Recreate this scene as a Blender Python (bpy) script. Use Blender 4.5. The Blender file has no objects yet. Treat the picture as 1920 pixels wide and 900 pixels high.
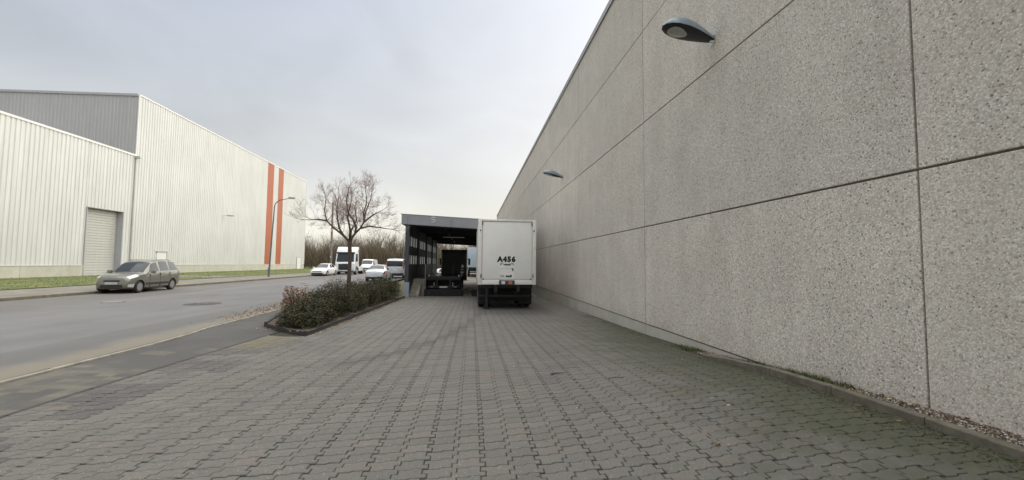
import bpy, bmesh, math, random
import numpy as np
from mathutils import Vector, Matrix, noise as mnoise
random.seed(7); np.random.seed(7)
S = bpy.context.scene
COL = S.collection
R = math.radians

# ------------------------------------------------------------------ camera
CAM_H, FPX = 1.65, 771.84
def cam_axes(yaw, pitch, roll):
    F = Vector((math.sin(yaw)*math.cos(pitch), math.cos(yaw)*math.cos(pitch), math.sin(pitch)))
    Rt = Vector((math.cos(yaw), -math.sin(yaw), 0)); U = Rt.cross(F)
    R2 = Rt*math.cos(roll) + U*math.sin(roll)
    return R2, R2.cross(F), F
AX = cam_axes(.0972, .0572, .0081)
cd = bpy.data.cameras.new('camera'); cam = bpy.data.objects.new('camera', cd); COL.objects.link(cam)
cd.sensor_width = 36; cd.lens = FPX/1920*36; cd.clip_end = 3000; cd.clip_start = .05
m = Matrix((AX[0], AX[1], -AX[2])).transposed().to_4x4(); m.translation = (0, 0, CAM_H)
cam.matrix_world = m; S.camera = cam
def project(x, y, z):
    v = Vector((x, y, z-CAM_H)); d = v.dot(AX[2])
    if d < .1: return None
    return 960+FPX*v.dot(AX[0])/d, 450-FPX*v.dot(AX[1])/d, d

# ------------------------------------------------------------------ world, sun, exposure
SUN_EL, SUN_AZ = R(54), R(78)          # azimuth clockwise from +Y: a bright, wide patch of thin cloud to the right, behind the concrete wall
SUN_DIR = Vector((math.sin(SUN_AZ)*math.cos(SUN_EL), math.cos(SUN_AZ)*math.cos(SUN_EL), math.sin(SUN_EL)))
W = bpy.data.worlds.new('World'); S.world = W; W.use_nodes = True
def build_world():
    nt = W.node_tree; nt.nodes.clear(); nd, lk = nt.nodes, nt.links
    out = nd.new('ShaderNodeOutputWorld'); bg = nd.new('ShaderNodeBackground')
    sky = nd.new('ShaderNodeTexSky'); sky.sky_type = 'NISHITA'; sky.sun_disc = False
    sky.sun_elevation = SUN_EL; sky.sun_rotation = SUN_AZ; sky.dust_density = 3; sky.air_density = 1.2
    tc = nd.new('ShaderNodeTexCoord')
    # thin cloud: low contrast noise stretched along the horizon, brighter near the hidden sun
    mp = nd.new('ShaderNodeMapping'); mp.inputs['Scale'].default_value = (1.6, 1.6, 3.2)
    lk.new(tc.outputs['Generated'], mp.inputs['Vector'])
    nz = nd.new('ShaderNodeTexNoise'); nz.inputs['Scale'].default_value = 1.7; nz.inputs['Detail'].default_value = 6
    nz.inputs['Roughness'].default_value = .5; nz.inputs['Distortion'].default_value = .5
    lk.new(mp.outputs['Vector'], nz.inputs['Vector'])
    dot = nd.new('ShaderNodeVectorMath'); dot.operation = 'DOT_PRODUCT'
    dot.inputs[1].default_value = SUN_DIR; lk.new(tc.outputs['Generated'], dot.inputs[0])
    glow = nd.new('ShaderNodeMapRange'); glow.inputs['From Min'].default_value = -.3; glow.inputs['From Max'].default_value = 1.0
    glow.inputs['To Min'].default_value = 0; glow.inputs['To Max'].default_value = 1
    lk.new(dot.outputs['Value'], glow.inputs['Value'])
    gp = nd.new('ShaderNodeMath'); gp.operation = 'POWER'; gp.inputs[1].default_value = 2.2; lk.new(glow.outputs[0], gp.inputs[0])
    sep = nd.new('ShaderNodeSeparateXYZ'); lk.new(tc.outputs['Generated'], sep.inputs[0])
    ramp = nd.new('ShaderNodeValToRGB'); lk.new(sep.outputs['Z'], ramp.inputs['Fac'])
    e = ramp.color_ramp.elements
    e[0].position = 0.0; e[0].color = (.395, .375, .325, 1)
    e[1].position = .55; e[1].color = (.136, .160, .203, 1)
    x = e.new(.18); x.color = (.264, .264, .256, 1)
    # cloud brightness
    mr = nd.new('ShaderNodeMapRange'); mr.inputs['From Min'].default_value = .3; mr.inputs['From Max'].default_value = .7
    mr.inputs['To Min'].default_value = .86; mr.inputs['To Max'].default_value = 1.11
    lk.new(nz.outputs['Fac'], mr.inputs['Value'])
    mul = nd.new('ShaderNodeVectorMath'); mul.operation = 'SCALE'
    lk.new(ramp.outputs['Color'], mul.inputs[0]); lk.new(mr.outputs[0], mul.inputs['Scale'])
    gl = nd.new('ShaderNodeVectorMath'); gl.operation = 'SCALE'; gl.inputs[0].default_value = (.44, .40, .34)
    lk.new(gp.outputs[0], gl.inputs['Scale'])
    add = nd.new('ShaderNodeVectorMath'); add.operation = 'ADD'; lk.new(mul.outputs[0], add.inputs[0]); lk.new(gl.outputs[0], add.inputs[1])
    # the Nishita sky shows through the thin cloud
    ns = nd.new('ShaderNodeVectorMath'); ns.operation = 'SCALE'; ns.inputs['Scale'].default_value = .05
    lk.new(sky.outputs['Color'], ns.inputs[0])
    mix = nd.new('ShaderNodeMix'); mix.data_type = 'RGBA'; mix.inputs['Factor'].default_value = .82
    lk.new(ns.outputs[0], mix.inputs['A']); lk.new(add.outputs[0], mix.inputs['B'])
    lk.new(mix.outputs['Result'], bg.inputs['Color']); bg.inputs['Strength'].default_value = 1.0
    lk.new(bg.outputs[0], out.inputs['Surface'])
build_world()
sd = bpy.data.lights.new('sun', 'SUN'); sd.energy = 1.5; sd.angle = R(132); sd.color = (1, .96, .89)
sun = bpy.data.objects.new('sun', sd); COL.objects.link(sun)
sun.rotation_euler = (-SUN_DIR).to_track_quat('-Z', 'Y').to_euler(); sun.location = (60, 0, 80)
S.view_settings.view_transform = 'Standard'; S.view_settings.look = 'None'
S.view_settings.exposure = 1.50; S.view_settings.gamma = 1.0

# ------------------------------------------------------------------ material helpers
class NT:
    def __init__(s, name):
        s.m = bpy.data.materials.new(name); s.m.use_nodes = True
        s.t = s.m.node_tree; s.b = s.t.nodes['Principled BSDF']; s.out = s.t.nodes['Material Output']
    def n(s, typ, ins=None, **kw):
        nd = s.t.nodes.new('ShaderNode'+typ)
        for k, v in kw.items(): setattr(nd, k, v)
        for k, v in (ins or {}).items(): s.put(nd.inputs[k], v)
        return nd
    def put(s, sock, v):
        if hasattr(v, 'is_output'): s.t.links.new(v, sock)
        elif hasattr(v, 'outputs'): s.t.links.new(v.outputs[0], sock)
        else:
            if isinstance(v, (tuple, list)) and len(v) == 3 and sock.type == 'RGBA': v = (*v, 1)
            sock.default_value = v
    def set(s, k, v): s.put(s.b.inputs[k], v)
    def pos(s): return s.n('NewGeometry').outputs['Position']
    def obj(s): return s.n('TexCoord').outputs['Object']
    def noise(s, vec, scale, detail=4, rough=.55, dist=0):
        return s.n('TexNoise', {'Vector': vec, 'Scale': scale, 'Detail': detail, 'Roughness': rough, 'Distortion': dist}).outputs['Fac']
    def ramp(s, fac, *stops):
        r = s.n('ValToRGB', {'Fac': fac}); e = r.color_ramp.elements
        for i, (p, c) in enumerate(stops):
            if isinstance(c, (int, float)): c = (c, c, c)
            el = e[i] if i < 2 else e.new(p)
            el.position = p; el.color = (*c, 1)
        return r.outputs['Color']
    def rng(s, v, a, b, c=0., d=1.):
        return s.n('MapRange', {'Value': v, 'From Min': a, 'From Max': b, 'To Min': c, 'To Max': d}, interpolation_type='SMOOTHSTEP').outputs[0]
    def math(s, op, a, b=0.): return s.n('Math', {0: a, 1: b}, operation=op).outputs[0]
    def mix(s, f, a, b, blend='MIX'):
        x = s.n('Mix', {'Factor': f}, data_type='RGBA', blend_type=blend)
        s.put(x.inputs[6], a); s.put(x.inputs[7], b); return x.outputs[2]
    def sep(s, v): return s.n('SeparateXYZ', {0: v})
    def bump(s, h, strength=.4, dist=.01):
        s.set('Normal', s.n('Bump', {'Height': h, 'Strength': strength, 'Distance': dist}).outputs['Normal'])

def mat(name, col, rough=.6, metal=0., var=.12, scale=3., bump=0., bscale=60., coat=0., spec=None, grime=0.):
    t = NT(name); p = t.obj()
    n = t.noise(p, scale, 5, .6)
    c = t.mix(1., col, t.ramp(n, (.3, 1-var), (.7, 1+var)), 'MULTIPLY')
    if grime:
        g = t.rng(t.noise(p, scale*2.3, 6, .65, .4), .5, .75)
        c = t.mix(t.math('MULTIPLY', g, grime), c, tuple(v*.35+.02 for v in col))
    t.set('Base Color', c); t.set('Roughness', rough); t.set('Metallic', metal)
    if coat: t.set('Coat Weight', coat); t.set('Coat Roughness', .06)
    if spec is not None: t.set('Specular IOR Level', spec)
    if bump: t.bump(t.noise(p, bscale, 3, .6), bump, .01)
    return t.m
MATS = {}

def m_aggregate():
    t = NT('exposed_aggregate'); p = t.pos()
    v = t.n('TexVoronoi', {'Vector': p, 'Scale': 60., 'Randomness': 1.})
    r = t.n('SeparateColor', {0: v.outputs['Color']})
    c = t.ramp(r.outputs[0], (0., (.12, .11, .095)), (.05, (.47, .425, .37)), (.3, (.595, .558, .495)), (.62, (.665, .63, .565)), (.88, (.75, .715, .66)), (.97, (.85, .82, .77)))
    c = t.mix(t.rng(r.outputs[1], .86, .97, 0, .5), c, (.47, .35, .28))
    edge = t.rng(v.outputs['Distance'], .25, .75)
    c = t.mix(t.math('MULTIPLY', edge, .35), c, (.53, .50, .445))
    big = t.n('TexVoronoi', {'Vector': p, 'Scale': 17.})
    rb = t.n('SeparateColor', {0: big.outputs['Color']})
    dot = t.math('MULTIPLY', t.rng(big.outputs['Distance'], .30, .18), t.rng(rb.outputs[0], .80, .82))
    c = t.mix(t.math('MULTIPLY', dot, .38), c, t.mix(t.rng(rb.outputs[1], .45, .55), (.10, .09, .085), (.78, .76, .72)))
    oi = t.n('ObjectInfo').outputs['Random']
    c = t.mix(1., c, t.mix(oi, (.95, .95, .95), (1.05, 1.035, 1.02)), 'MULTIPLY')
    # weather streaks
    mp = t.n('Mapping', {'Vector': p, 'Scale': (1., 1.3, .09)})
    st = t.noise(mp.outputs[0], 2.2, 6, .6)
    c = t.mix(1., c, t.ramp(st, (.3, .95), (.7, 1.04)), 'MULTIPLY')
    zz = t.sep(p).outputs['Z']; base = t.math('MULTIPLY', t.rng(t.math('ADD', zz, t.math('MULTIPLY', t.noise(p, 3., 5), .5)), .75, .15), .22)
    c = t.mix(base, c, (.30, .265, .20))
    blot = t.noise(p, .9, 5, .6)
    c = t.mix(1., c, t.ramp(blot, (.3, (.92, .905, .89)), (.7, (1.05, 1.045, 1.03))), 'MULTIPLY')
    t.set('Base Color', c); t.set('Roughness', .85)
    t.bump(t.math('ADD', t.math('MULTIPLY', v.outputs['Distance'], -1.), t.noise(p, 120, 2)), .45, .006)
    return t.m
MATS['agg'] = m_aggregate()

def m_paver():
    t = NT('concrete_paver'); p = t.pos(); xyz = t.sep(p)
    tint = t.n('Attribute', attribute_name='tint')
    c = t.mix(t.n('SeparateColor', {0: tint.outputs['Color']}).outputs[0], (.119, .114, .101), (.158, .152, .136))
    tc2 = t.n('SeparateColor', {0: tint.outputs['Color']})
    c = t.mix(t.math('MULTIPLY', tc2.outputs[1], .5), c, (.20, .155, .12))
    c = t.mix(t.math('MULTIPLY', tc2.outputs[2], .62), c, (.062, .056, .058))    # old, oily pavers, tyre marks and painted shade under the trailer
    fine = t.noise(p, 190, 3, .7)
    c = t.mix(1., c, t.ramp(fine, (.25, .72), (.5, 1.), (.8, 1.3)), 'MULTIPLY')
    c = t.mix(1., c, t.ramp(t.noise(p, 48, 4, .65), (.3, .80), (.7, 1.18)), 'MULTIPLY')
    sp = t.n('TexVoronoi', {'Vector': p, 'Scale': 75.})
    sr = t.n('SeparateColor', {0: sp.outputs['Color']})
    c = t.mix(t.math('MULTIPLY', t.rng(sr.outputs[0],        .972, .985), t.rng(sp.outputs['Distance'], .5, .3)), c, (.32, .31, .28))
    med = t.noise(p, 1.3, 6, .62, .5)
    c = t.mix(1., c, t.ramp(med, (.28, .80), (.55, 1.), (.75, 1.12)), 'MULTIPLY')
    # damp and moss near the right-hand kerb
    mo = t.rng(t.math('ADD', xyz.outputs['X'], t.math('MULTIPLY', t.noise(p, 1.5, 6, .65), 3.4)), 3.7, 5.5)
    lim = t.rng(xyz.outputs['Y'], 17., 9.)
    mo = t.math('MULTIPLY', mo, lim)
    c = t.mix(t.math('MULTIPLY', mo, .72), c, t.mix(t.noise(p, 9, 4), (.026, .029, .013), (.075, .085, .034)))
    # sand and moss left where the paving meets the planting bed
    sa = t.math('MULTIPLY', t.rng(t.math('ADD', xyz.outputs['X'], t.math('MULTIPLY', t.noise(p, 1.9, 5, .6), 1.2)), -3.2, -3.9), t.rng(xyz.outputs['Y'], 8.4, 9.6))
    c = t.mix(t.math('MULTIPLY', t.math('MULTIPLY', sa, t.rng(xyz.outputs['Y'], 11.3, 10.8)), .6), c, t.mix(t.noise(p, 8, 4), (.10, .095, .045), (.21, .19, .115)))
    t.set('Base Color', c); t.set('Roughness', t.rng(med, .3, .7, .72, .9))
    t.bump(t.noise(p, 140, 4, .7), .5, .004)
    return t.m
MATS['paver'] = m_paver()

def m_joint():
    t = NT('joint_soil'); p = t.pos()
    n = t.noise(p, 30, 5, .7); k = t.noise(p, 2, 3)
    c = t.mix(t.rng(k, .45, .7), t.mix(n, (.02, .018, .015), (.055, .048, .04)), t.mix(n, (.022, .026, .012), (.06, .07, .03)))
    t.set('Base Color', c); t.set('Roughness', 1.); return t.m
MATS['joint'] = m_joint()

def m_asphalt():
    t = NT('road_asphalt'); p = t.pos(); x = t.sep(p)
    n = t.noise(p, 160, 3, .7); k = t.noise(p, .35, 6, .6, .3)
    c = t.mix(n, (.112, .110, .107), (.182, .179, .174))
    c = t.mix(1., c, t.ramp(k, (.3, .84), (.7, 1.12)), 'MULTIPLY')
    mp = t.n('Mapping', {'Vector': p, 'Scale': (1.2, .05, 1.)})
    c = t.mix(1., c, t.ramp(t.noise(mp.outputs[0], 1.1, 4), (.3, .9), (.7, 1.08)), 'MULTIPLY')
    pv = t.n('TexVoronoi', {'Vector': t.n('Mapping', {'Vector': p, 'Scale': (.22, .07, 1.)}).outputs[0], 'Scale': 1.}, distance='CHEBYCHEV')
    c = t.mix(1., c, t.ramp(t.n('SeparateColor', {0: pv.outputs['Color']}).outputs[0], (.2, .93), (.8, 1.05)), 'MULTIPLY')
    cr = t.n('TexVoronoi', {'Vector': t.mix(.12, p, t.n('TexNoise', {'Vector': p, 'Scale': 1.2}).outputs['Color']), 'Scale': .33}, feature='DISTANCE_TO_EDGE')
    c = t.mix(t.math('MULTIPLY', t.rng(cr.outputs['Distance'], .010, .003), t.rng(t.noise(p, .25, 3), .5, .6, 0, .55)), c, (.04, .04, .038))
    # sand washed into the gutter beside the flush kerb
    s1 = t.rng(t.math('ADD', x.outputs['X'], t.math('MULTIPLY', t.noise(p, 1.1, 6, .65), 1.3)), -6.75, -6.05)
    c = t.mix(t.math('MULTIPLY', s1, .75), c, (.27, .235, .17))
    lf = t.math('MULTIPLY', t.math('MULTIPLY', s1, t.rng(x.outputs['Y'], 12.5, 15.5)), t.rng(t.noise(p, 14, 3, .7), .45, .6))
    c = t.mix(lf, c, (.16, .09, .045))
    st_ = t.rng(t.math('ADD', x.outputs['X'], t.math('MULTIPLY', t.noise(p, .6, 3), .3)), -8.15, -8.0)
    c = t.mix(t.math('MULTIPLY', st_, .35), c, (.085, .083, .074))
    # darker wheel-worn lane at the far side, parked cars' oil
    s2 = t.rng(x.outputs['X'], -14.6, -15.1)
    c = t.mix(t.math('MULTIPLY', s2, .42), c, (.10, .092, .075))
    t.set('Base Color', c); t.set('Roughness', .82)
    t.bump(t.noise(p, 220, 3, .7), .5, .004); return t.m
MATS['asphalt'] = m_asphalt()

def m_walk(name, a, b, sand=.0, green=.0):
    t = NT(name); p = t.pos(); n = t.noise(p, 150, 3, .7); k = t.noise(p, .9, 6, .62, .6)
    c = t.mix(n, a, b); c = t.mix(1., c, t.ramp(k, (.3, .78), (.7, 1.15)), 'MULTIPLY')
    if sand:
        # block-shaped patches of sand left on the worn surface
        q = t.n('VectorMath', {0: p, 1: (.24, .16, 1.)}, operation='SNAP').outputs[0]
        v = t.n('TexWhiteNoise', {'Vector': q}); big = t.noise(q, .8, 5, .7, .3)
        fine_s = t.noise(p, 6, 5, .7)
        nearp = t.math('MULTIPLY', t.rng(t.sep(p).outputs['Y'], 8.2, 6.2), .09)
        f = t.math('MULTIPLY', t.rng(t.math('ADD', big, nearp), .56, .64), t.math('MULTIPLY', t.rng(v.outputs['Value'], 0, 1, .6, 1), t.rng(fine_s, .25, .6, .35, 1)))
        c = t.mix(t.math('MULTIPLY', f, sand), c, (.175, .157, .115))
    if green: c = t.mix(t.math('MULTIPLY', t.rng(t.noise(p, 1.7, 5, .65), .48, .68), green), c, (.10, .10, .045))
    t.set('Base Color', c); t.set('Roughness', .9); t.bump(t.noise(p, 190, 3, .7), .5, .004); return t.m
MATS['walk'] = m_walk('sidewalk_asphalt', (.060, .058, .054), (.106, .103, .096), .8)
MATS['farwalk'] = m_walk('far_sidewalk', (.15, .14, .115), (.22, .205, .175), 0, .3)
MATS['dockfloor'] = m_walk('dock_concrete', (.20, .185, .16), (.28, .265, .235), 0, .35)
MATS['soil'] = m_walk('bed_soil', (.045, .032, .022), (.10, .075, .05), 0, .25)
def m_grass(name, a, b, dry):
    t = NT(name); p = t.pos(); n = t.noise(p, 40, 4, .7); k = t.noise(p, .45, 6, .62)
    c = t.mix(n, a, b); c = t.mix(t.rng(k, .45, .7), c, dry)
    t.set('Base Color', c); t.set('Roughness', .95); t.bump(t.noise(p, 60, 4, .7), .9, .05); return t.m
MATS['verge'] = m_grass('verge_turf', (.075, .105, .028), (.16, .19, .06), (.22, .21, .085))
MATS['ground'] = m_grass('field_ground', (.10, .10, .045), (.19, .175, .09), (.22, .19, .12))

def m_cladding(name, col, dirt=.12):
    t = NT(name); p = t.pos(); x = t.sep(p)
    mp = t.n('Mapping', {'Vector': p, 'Scale': (1., 1., .06)})
    st = t.noise(mp.outputs[0], 3.5, 5, .6); k = t.noise(p, .25, 4)
    c = t.mix(1., col, t.ramp(st, (.3, 1-dirt), (.7, 1+dirt*.35)), 'MULTIPLY')
    c = t.mix(1., c, t.ramp(k, (.35, .96), (.65, 1.03)), 'MULTIPLY')
    t.set('Base Color', c); t.set('Roughness', .5); t.set('Metallic', 0.); return t.m
MATS['clad_white'] = m_cladding('white_cladding', (.565, .572, .54))
MATS['clad_grey'] = m_cladding('grey_cladding', (.335, .34, .34), .08)
MATS['clad_orange'] = m_cladding('orange_cladding', (.40, .125, .058), .1)
MATS['shutter'] = m_cladding('shutter_slats', (.47, .475, .43), .08)
MATS['jamb'] = mat('grey_jamb', (.34, .345, .36), .5, var=.05)
MATS['plinth'] = mat('pale_concrete', (.46, .445, .37), .85, var=.12, scale=.7, bump=.3, bscale=40, grime=.18)
MATS['wall_plinth'] = mat('smooth_wall_plinth', (.50, .475, .41), .8, var=.12, scale=1.2, bump=.2, bscale=40, grime=.25)
MATS['sealant'] = mat('dark_joint_sealant', (.17, .138, .105), .8, var=.2)
MATS['coping'] = mat('metal_coping', (.30, .285, .275), .45, .3, var=.06)
MATS['galv'] = mat('galvanised_steel', (.52, .53, .53), .4, .6, var=.1, scale=8)
MATS['lamp_blue'] = mat('grey_blue_lamp_shell', (.26, .32, .37), .42, .15, var=.07, scale=6)
MATS['black_plastic'] = mat('black_plastic', (.018, .018, .02), .45, var=.2)
MATS['lens'] = mat('lamp_lens', (.34, .36, .33), .15, var=.08, scale=20, coat=.6)
MATS['dark_steel'] = mat('dark_grey_steel', (.055, .062, .075), .45, .2, var=.1, scale=2)
MATS['dark_panel'] = mat('dark_side_panel', (.028, .031, .036), .55, var=.15, scale=2)
MATS['fascia'] = mat('grey_fascia_sheet', (.27, .28, .305), .42, .2, var=.06, scale=1.3)
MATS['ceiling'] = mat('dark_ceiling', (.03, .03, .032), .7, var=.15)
MATS['guard'] = mat('pale_column_guard', (.30, .36, .40), .5, .2, var=.12, scale=5, grime=.3)
MATS['dock_conc'] = mat('dock_block_concrete', (.30, .28, .24), .9, var=.18, scale=2.5, bump=.4, bscale=30, grime=.35)
MATS['body_white'] = mat('white_box_body', (.84, .84, .81), .45, var=.04, scale=1.6, grime=.05)
MATS['post_white'] = mat('cream_corner_post', (.82, .80, .745), .5, var=.07, scale=3, grime=.28)
MATS['rubber'] = mat('black_rubber', (.014, .014, .014), .8, var=.3, scale=9)
MATS['chassis'] = mat('black_chassis', (.016, .016, .018), .5, .2, var=.25, scale=4)
MATS['deck'] = mat('black_glossy_deck', (.02, .021, .024), .22, .1, var=.25, scale=2)
MATS['hub'] = mat('wheel_hub', (.30, .30, .29), .5, .6, var=.2, scale=12)
MATS['letter'] = mat('black_lettering', (.012, .012, .014), .6, var=.1)
MATS['orange_lens'] = mat('orange_lens', (.62, .19, .05), .25, var=.1, coat=.4)
MATS['red_lens'] = mat('red_lens', (.42, .02, .02), .25, var=.1, coat=.4)
MATS['plate'] = mat('number_plate', (.66, .68, .70), .4, var=.05)
MATS['kerb'] = mat('kerb_concrete', (.15, .135, .10), .95, var=.3, scale=5, bump=.5, bscale=50, grime=.75)
MATS['flush_kerb'] = mat('pale_flush_kerb', (.31, .295, .25), .9, var=.25, scale=4, bump=.3, bscale=50)
MATS['dark_kerb'] = mat('dark_edge_stone', (.05, .048, .046), .9, var=.2, scale=5, bump=.3, bscale=50)
MATS['iron'] = mat('cast_iron', (.075, .072, .066), .6, .4, var=.25, scale=14)
MATS['iron_pale'] = mat('worn_iron', (.27, .265, .245), .5, .3, var=.2, scale=14)
MATS['pole_wood'] = mat('weathered_pole_wood', (.20, .175, .14), .9, var=.2, scale=3, bump=.3)
MATS['lamppost'] = mat('lamppost_paint', (.13, .145, .155), .5, .3, var=.1)
MATS['bark'] = mat('tree_bark', (.085, .062, .05), .95, var=.25, scale=14, bump=.6, bscale=40)
MATS['twig_bark'] = mat('twig_bark', (.27, .195, .165), .95, var=.2, scale=9)
MATS['bark_far'] = mat('far_tree_bark', (.135, .108, .078), .95, var=.25, scale=2)
MATS['bark_pale'] = mat('far_pale_bark', (.23, .195, .135), .95, var=.25, scale=2)
MATS['trim_white'] = mat('white_trim', (.66, .66, .63), .5, var=.04)
MATS['pipe'] = mat('downpipe_zinc', (.42, .42, .40), .45, .4, var=.1)

def m_paint(name, col, metal=0.):
    t = NT(name); p = t.obj(); n = t.noise(p, 2.2, 4)
    c = t.mix(1., col, t.ramp(n, (.3, .93), (.7, 1.05)), 'MULTIPLY')
    z = t.sep(p).outputs['Z']
    c = t.mix(t.math('MULTIPLY', t.math('MULTIPLY', t.rng(z, .65, .2), t.noise(p, 7, 5)), .55), c, (.14, .125, .10))   # road dirt on the sills
    t.set('Base Color', c); t.set('Metallic', metal); t.set('Roughness', .34); t.set('Coat Weight', .7); t.set('Coat Roughness', .08); return t.m
MATS['paint_olive'] = m_paint('olive_grey_paint', (.195, .19, .155), .5)
MATS['paint_white'] = m_paint('white_car_paint', (.74, .75, .75))
MATS['paint_silver'] = m_paint('silver_car_paint', (.58, .60, .63), .35)
MATS['paint_black'] = m_paint('black_cab_paint', (.02, .021, .025))
MATS['paint_ice'] = m_paint('pale_blue_paint', (.50, .60, .68))
def m_glass():
    t = NT('car_glass'); t.set('Base Color', (.03, .038, .042)); t.set('Roughness', .05); t.set('Specular IOR Level', .45)
    p = t.obj(); t.bump(t.noise(p, 2.5, 2), .05, .02); return t.m
MATS['glass'] = m_glass()
MATS['headlight'] = mat('headlight_glass', (.55, .57, .57), .12, .3, var=.2, scale=12, coat=.8)
def m_pane():
    t = NT('frosted_pane'); tr = t.n('BsdfTranslucent', {'Color': (.80, .80, .78, 1)}); mx = t.n('MixShader', {0: .62})
    t.set('Base Color', (.6, .61, .6)); t.set('Roughness', .35)
    t.t.links.new(t.b.outputs[0], mx.inputs[1]); t.t.links.new(tr.outputs[0], mx.inputs[2]); t.t.links.new(mx.outputs[0], t.out.inputs['Surface']); return t.m
MATS['pane'] = m_pane()
def m_leaf(name, rough=.7):
    t = NT(name); a = t.n('Attribute', attribute_name='tint')
    t.set('Base Color', a.outputs['Color']); t.set('Roughness', rough); t.set('Specular IOR Level', .25); return t.m
MATS['leaf'] = m_leaf('shrub_leaf')
MATS['debris'] = m_leaf('leaf_litter', .9)

# ------------------------------------------------------------------ mesh helpers
def smooth01(t): t = max(0., min(1., t)); return t*t*(3-2*t)
def link_mesh(name, me, material=None, parent=None):
    o = bpy.data.objects.new(name, me); COL.objects.link(o)
    if material and not me.materials: me.materials.append(material if not isinstance(material, str) else MATS[material])
    if parent: o.parent = parent
    return o
def tag(o, label=None, cat=None, group=None, kind=None):
    if label: o['label'] = label
    if cat: o['category'] = cat
    if group: o['group'] = group
    if kind: o['kind'] = kind
    return o
def thing(name, loc, label, cat, group=None, rz=0.):
    o = bpy.data.objects.new(name, None); COL.objects.link(o); o.location = loc; o.rotation_euler = (0, 0, rz); o.empty_display_size = .3
    return tag(o, label, cat, group)
def copy_tree(o, parent=None):
    c = o.copy(); COL.objects.link(c); c.parent = parent
    for ch in o.children: copy_tree(ch, c)
    return c

class MB:
    """collects shapes and links them as one mesh"""
    def __init__(s): s.v = []; s.f = []; s.tint = None
    def add(s, vs, fs):
        k = len(s.v); s.v += [tuple(v) for v in vs]; s.f += [tuple(i+k for i in f) for f in fs]; return s
    def box(s, x0, x1, y0, y1, z0, z1, bev=0.):
        if bev:
            bm = bmesh.new(); bmesh.ops.create_cube(bm, size=1)
            for v in bm.verts: v.co = ((x0+x1)/2+v.co.x*(x1-x0), (y0+y1)/2+v.co.y*(y1-y0), (z0+z1)/2+v.co.z*(z1-z0))
            bmesh.ops.bevel(bm, geom=bm.edges[:], offset=bev, segments=2, affect='EDGES', profile=.6)
            s.from_bm(bm); return s
        return s.add([(x0,y0,z0),(x1,y0,z0),(x1,y1,z0),(x0,y1,z0),(x0,y0,z1),(x1,y0,z1),(x1,y1,z1),(x0,y1,z1)],
                     [(0,3,2,1),(4,5,6,7),(0,1,5,4),(1,2,6,5),(2,3,7,6),(3,0,4,7)])
    def from_bm(s, bm):
        bm.verts.ensure_lookup_table(); bm.verts.index_update()
        s.add([v.co[:] for v in bm.verts], [[v.index for v in f.verts] for f in bm.faces]); bm.free()
    def prism(s, poly, x0, x1, bev=0., taper=None):
        """side outline (y, z) pushed from x0 to x1; taper(y, z) narrows the width about the middle"""
        bm = bmesh.new(); cx = (x0+x1)/2; tf = taper or (lambda y, z: 1.)
        a = [bm.verts.new((cx+(x0-cx)*tf(y, z), y, z)) for y, z in poly]; b = [bm.verts.new((cx+(x1-cx)*tf(y, z), y, z)) for y, z in poly]
        bm.faces.new(a); bm.faces.new(b[::-1]); n = len(poly)
        for i in range(n): bm.faces.new((a[i], b[i], b[(i+1) % n], a[(i+1) % n]))
        bmesh.ops.recalc_face_normals(bm, faces=bm.faces[:])
        if bev: bmesh.ops.bevel(bm, geom=bm.edges[:], offset=bev, segments=2, affect='EDGES', profile=.6, clamp_overlap=True)
        s.from_bm(bm); return s
    def extr(s, poly, z0, z1):
        n = len(poly); vs = [(x, y, z0) for x, y in poly]+[(x, y, z1) for x, y in poly]
        return s.add(vs, [tuple(range(n-1, -1, -1)), tuple(range(n, 2*n))]+[(i, (i+1) % n, n+(i+1) % n, n+i) for i in range(n)])
    def tube(s, pts, rad, n=8, cap=True):
        pts = [Vector(p) for p in pts]; rad = rad if hasattr(rad, '__len__') else [rad]*len(pts)
        rings = []; up = Vector((0, 0, 1)); k = len(s.v)
        t0 = (pts[1]-pts[0]).normalized(); u = t0.cross(up)
        if u.length < .1: u = t0.cross(Vector((1, 0, 0)))
        u.normalize()
        for i, p in enumerate(pts):
            t = (pts[min(i+1, len(pts)-1)]-pts[max(i-1, 0)]).normalized()
            u = (u-t*u.dot(t))
            if u.length < 1e-4: u = t.orthogonal()
            u.normalize(); w = t.cross(u)
            for j in range(n):
                a = 2*math.pi*j/n; s.v.append(tuple(p+(u*math.cos(a)+w*math.sin(a))*rad[i]))
        for i in range(len(pts)-1):
            for j in range(n):
                a, b = k+i*n+j, k+i*n+(j+1) % n; s.f.append((a, b, b+n, a+n))
        if cap: s.f.append(tuple(k+j for j in range(n-1, -1, -1))); s.f.append(tuple(k+(len(pts)-1)*n+j for j in range(n)))
        return s
    def wheel_ring(s, x0, x1, y, z, prof, n=24):
        """lathe about the X axis; prof = [(t 0..1 across x0..x1, radius)]"""
        k = len(s.v); mfull = len(prof)
        for (t, r) in prof:
            for j in range(n):
                a = 2*math.pi*j/n; s.v.append((x0+(x1-x0)*t, y+r*math.cos(a), z+r*math.sin(a)))
        for i in range(mfull-1):
            for j in range(n):
                a, b = k+i*n+j, k+i*n+(j+1) % n; s.f.append((a, b, b+n, a+n))
        s.f.append(tuple(k+j for j in range(n-1, -1, -1))); s.f.append(tuple(k+(mfull-1)*n+j for j in range(n)))
        return s
    def build(s, name, material, parent=None, smooth=None):
        me = bpy.data.meshes.new(name); me.from_pydata(s.v, [], s.f); me.update()
        bm = bmesh.new(); bm.from_mesh(me); bmesh.ops.recalc_face_normals(bm, faces=bm.faces[:]); bm.to_mesh(me); bm.free()
        if smooth is not None: me.polygons.foreach_set('use_smooth', [True]*len(me.polygons)); me.set_sharp_from_angle(angle=R(smooth))
        return link_mesh(name, me, material, parent)

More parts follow.
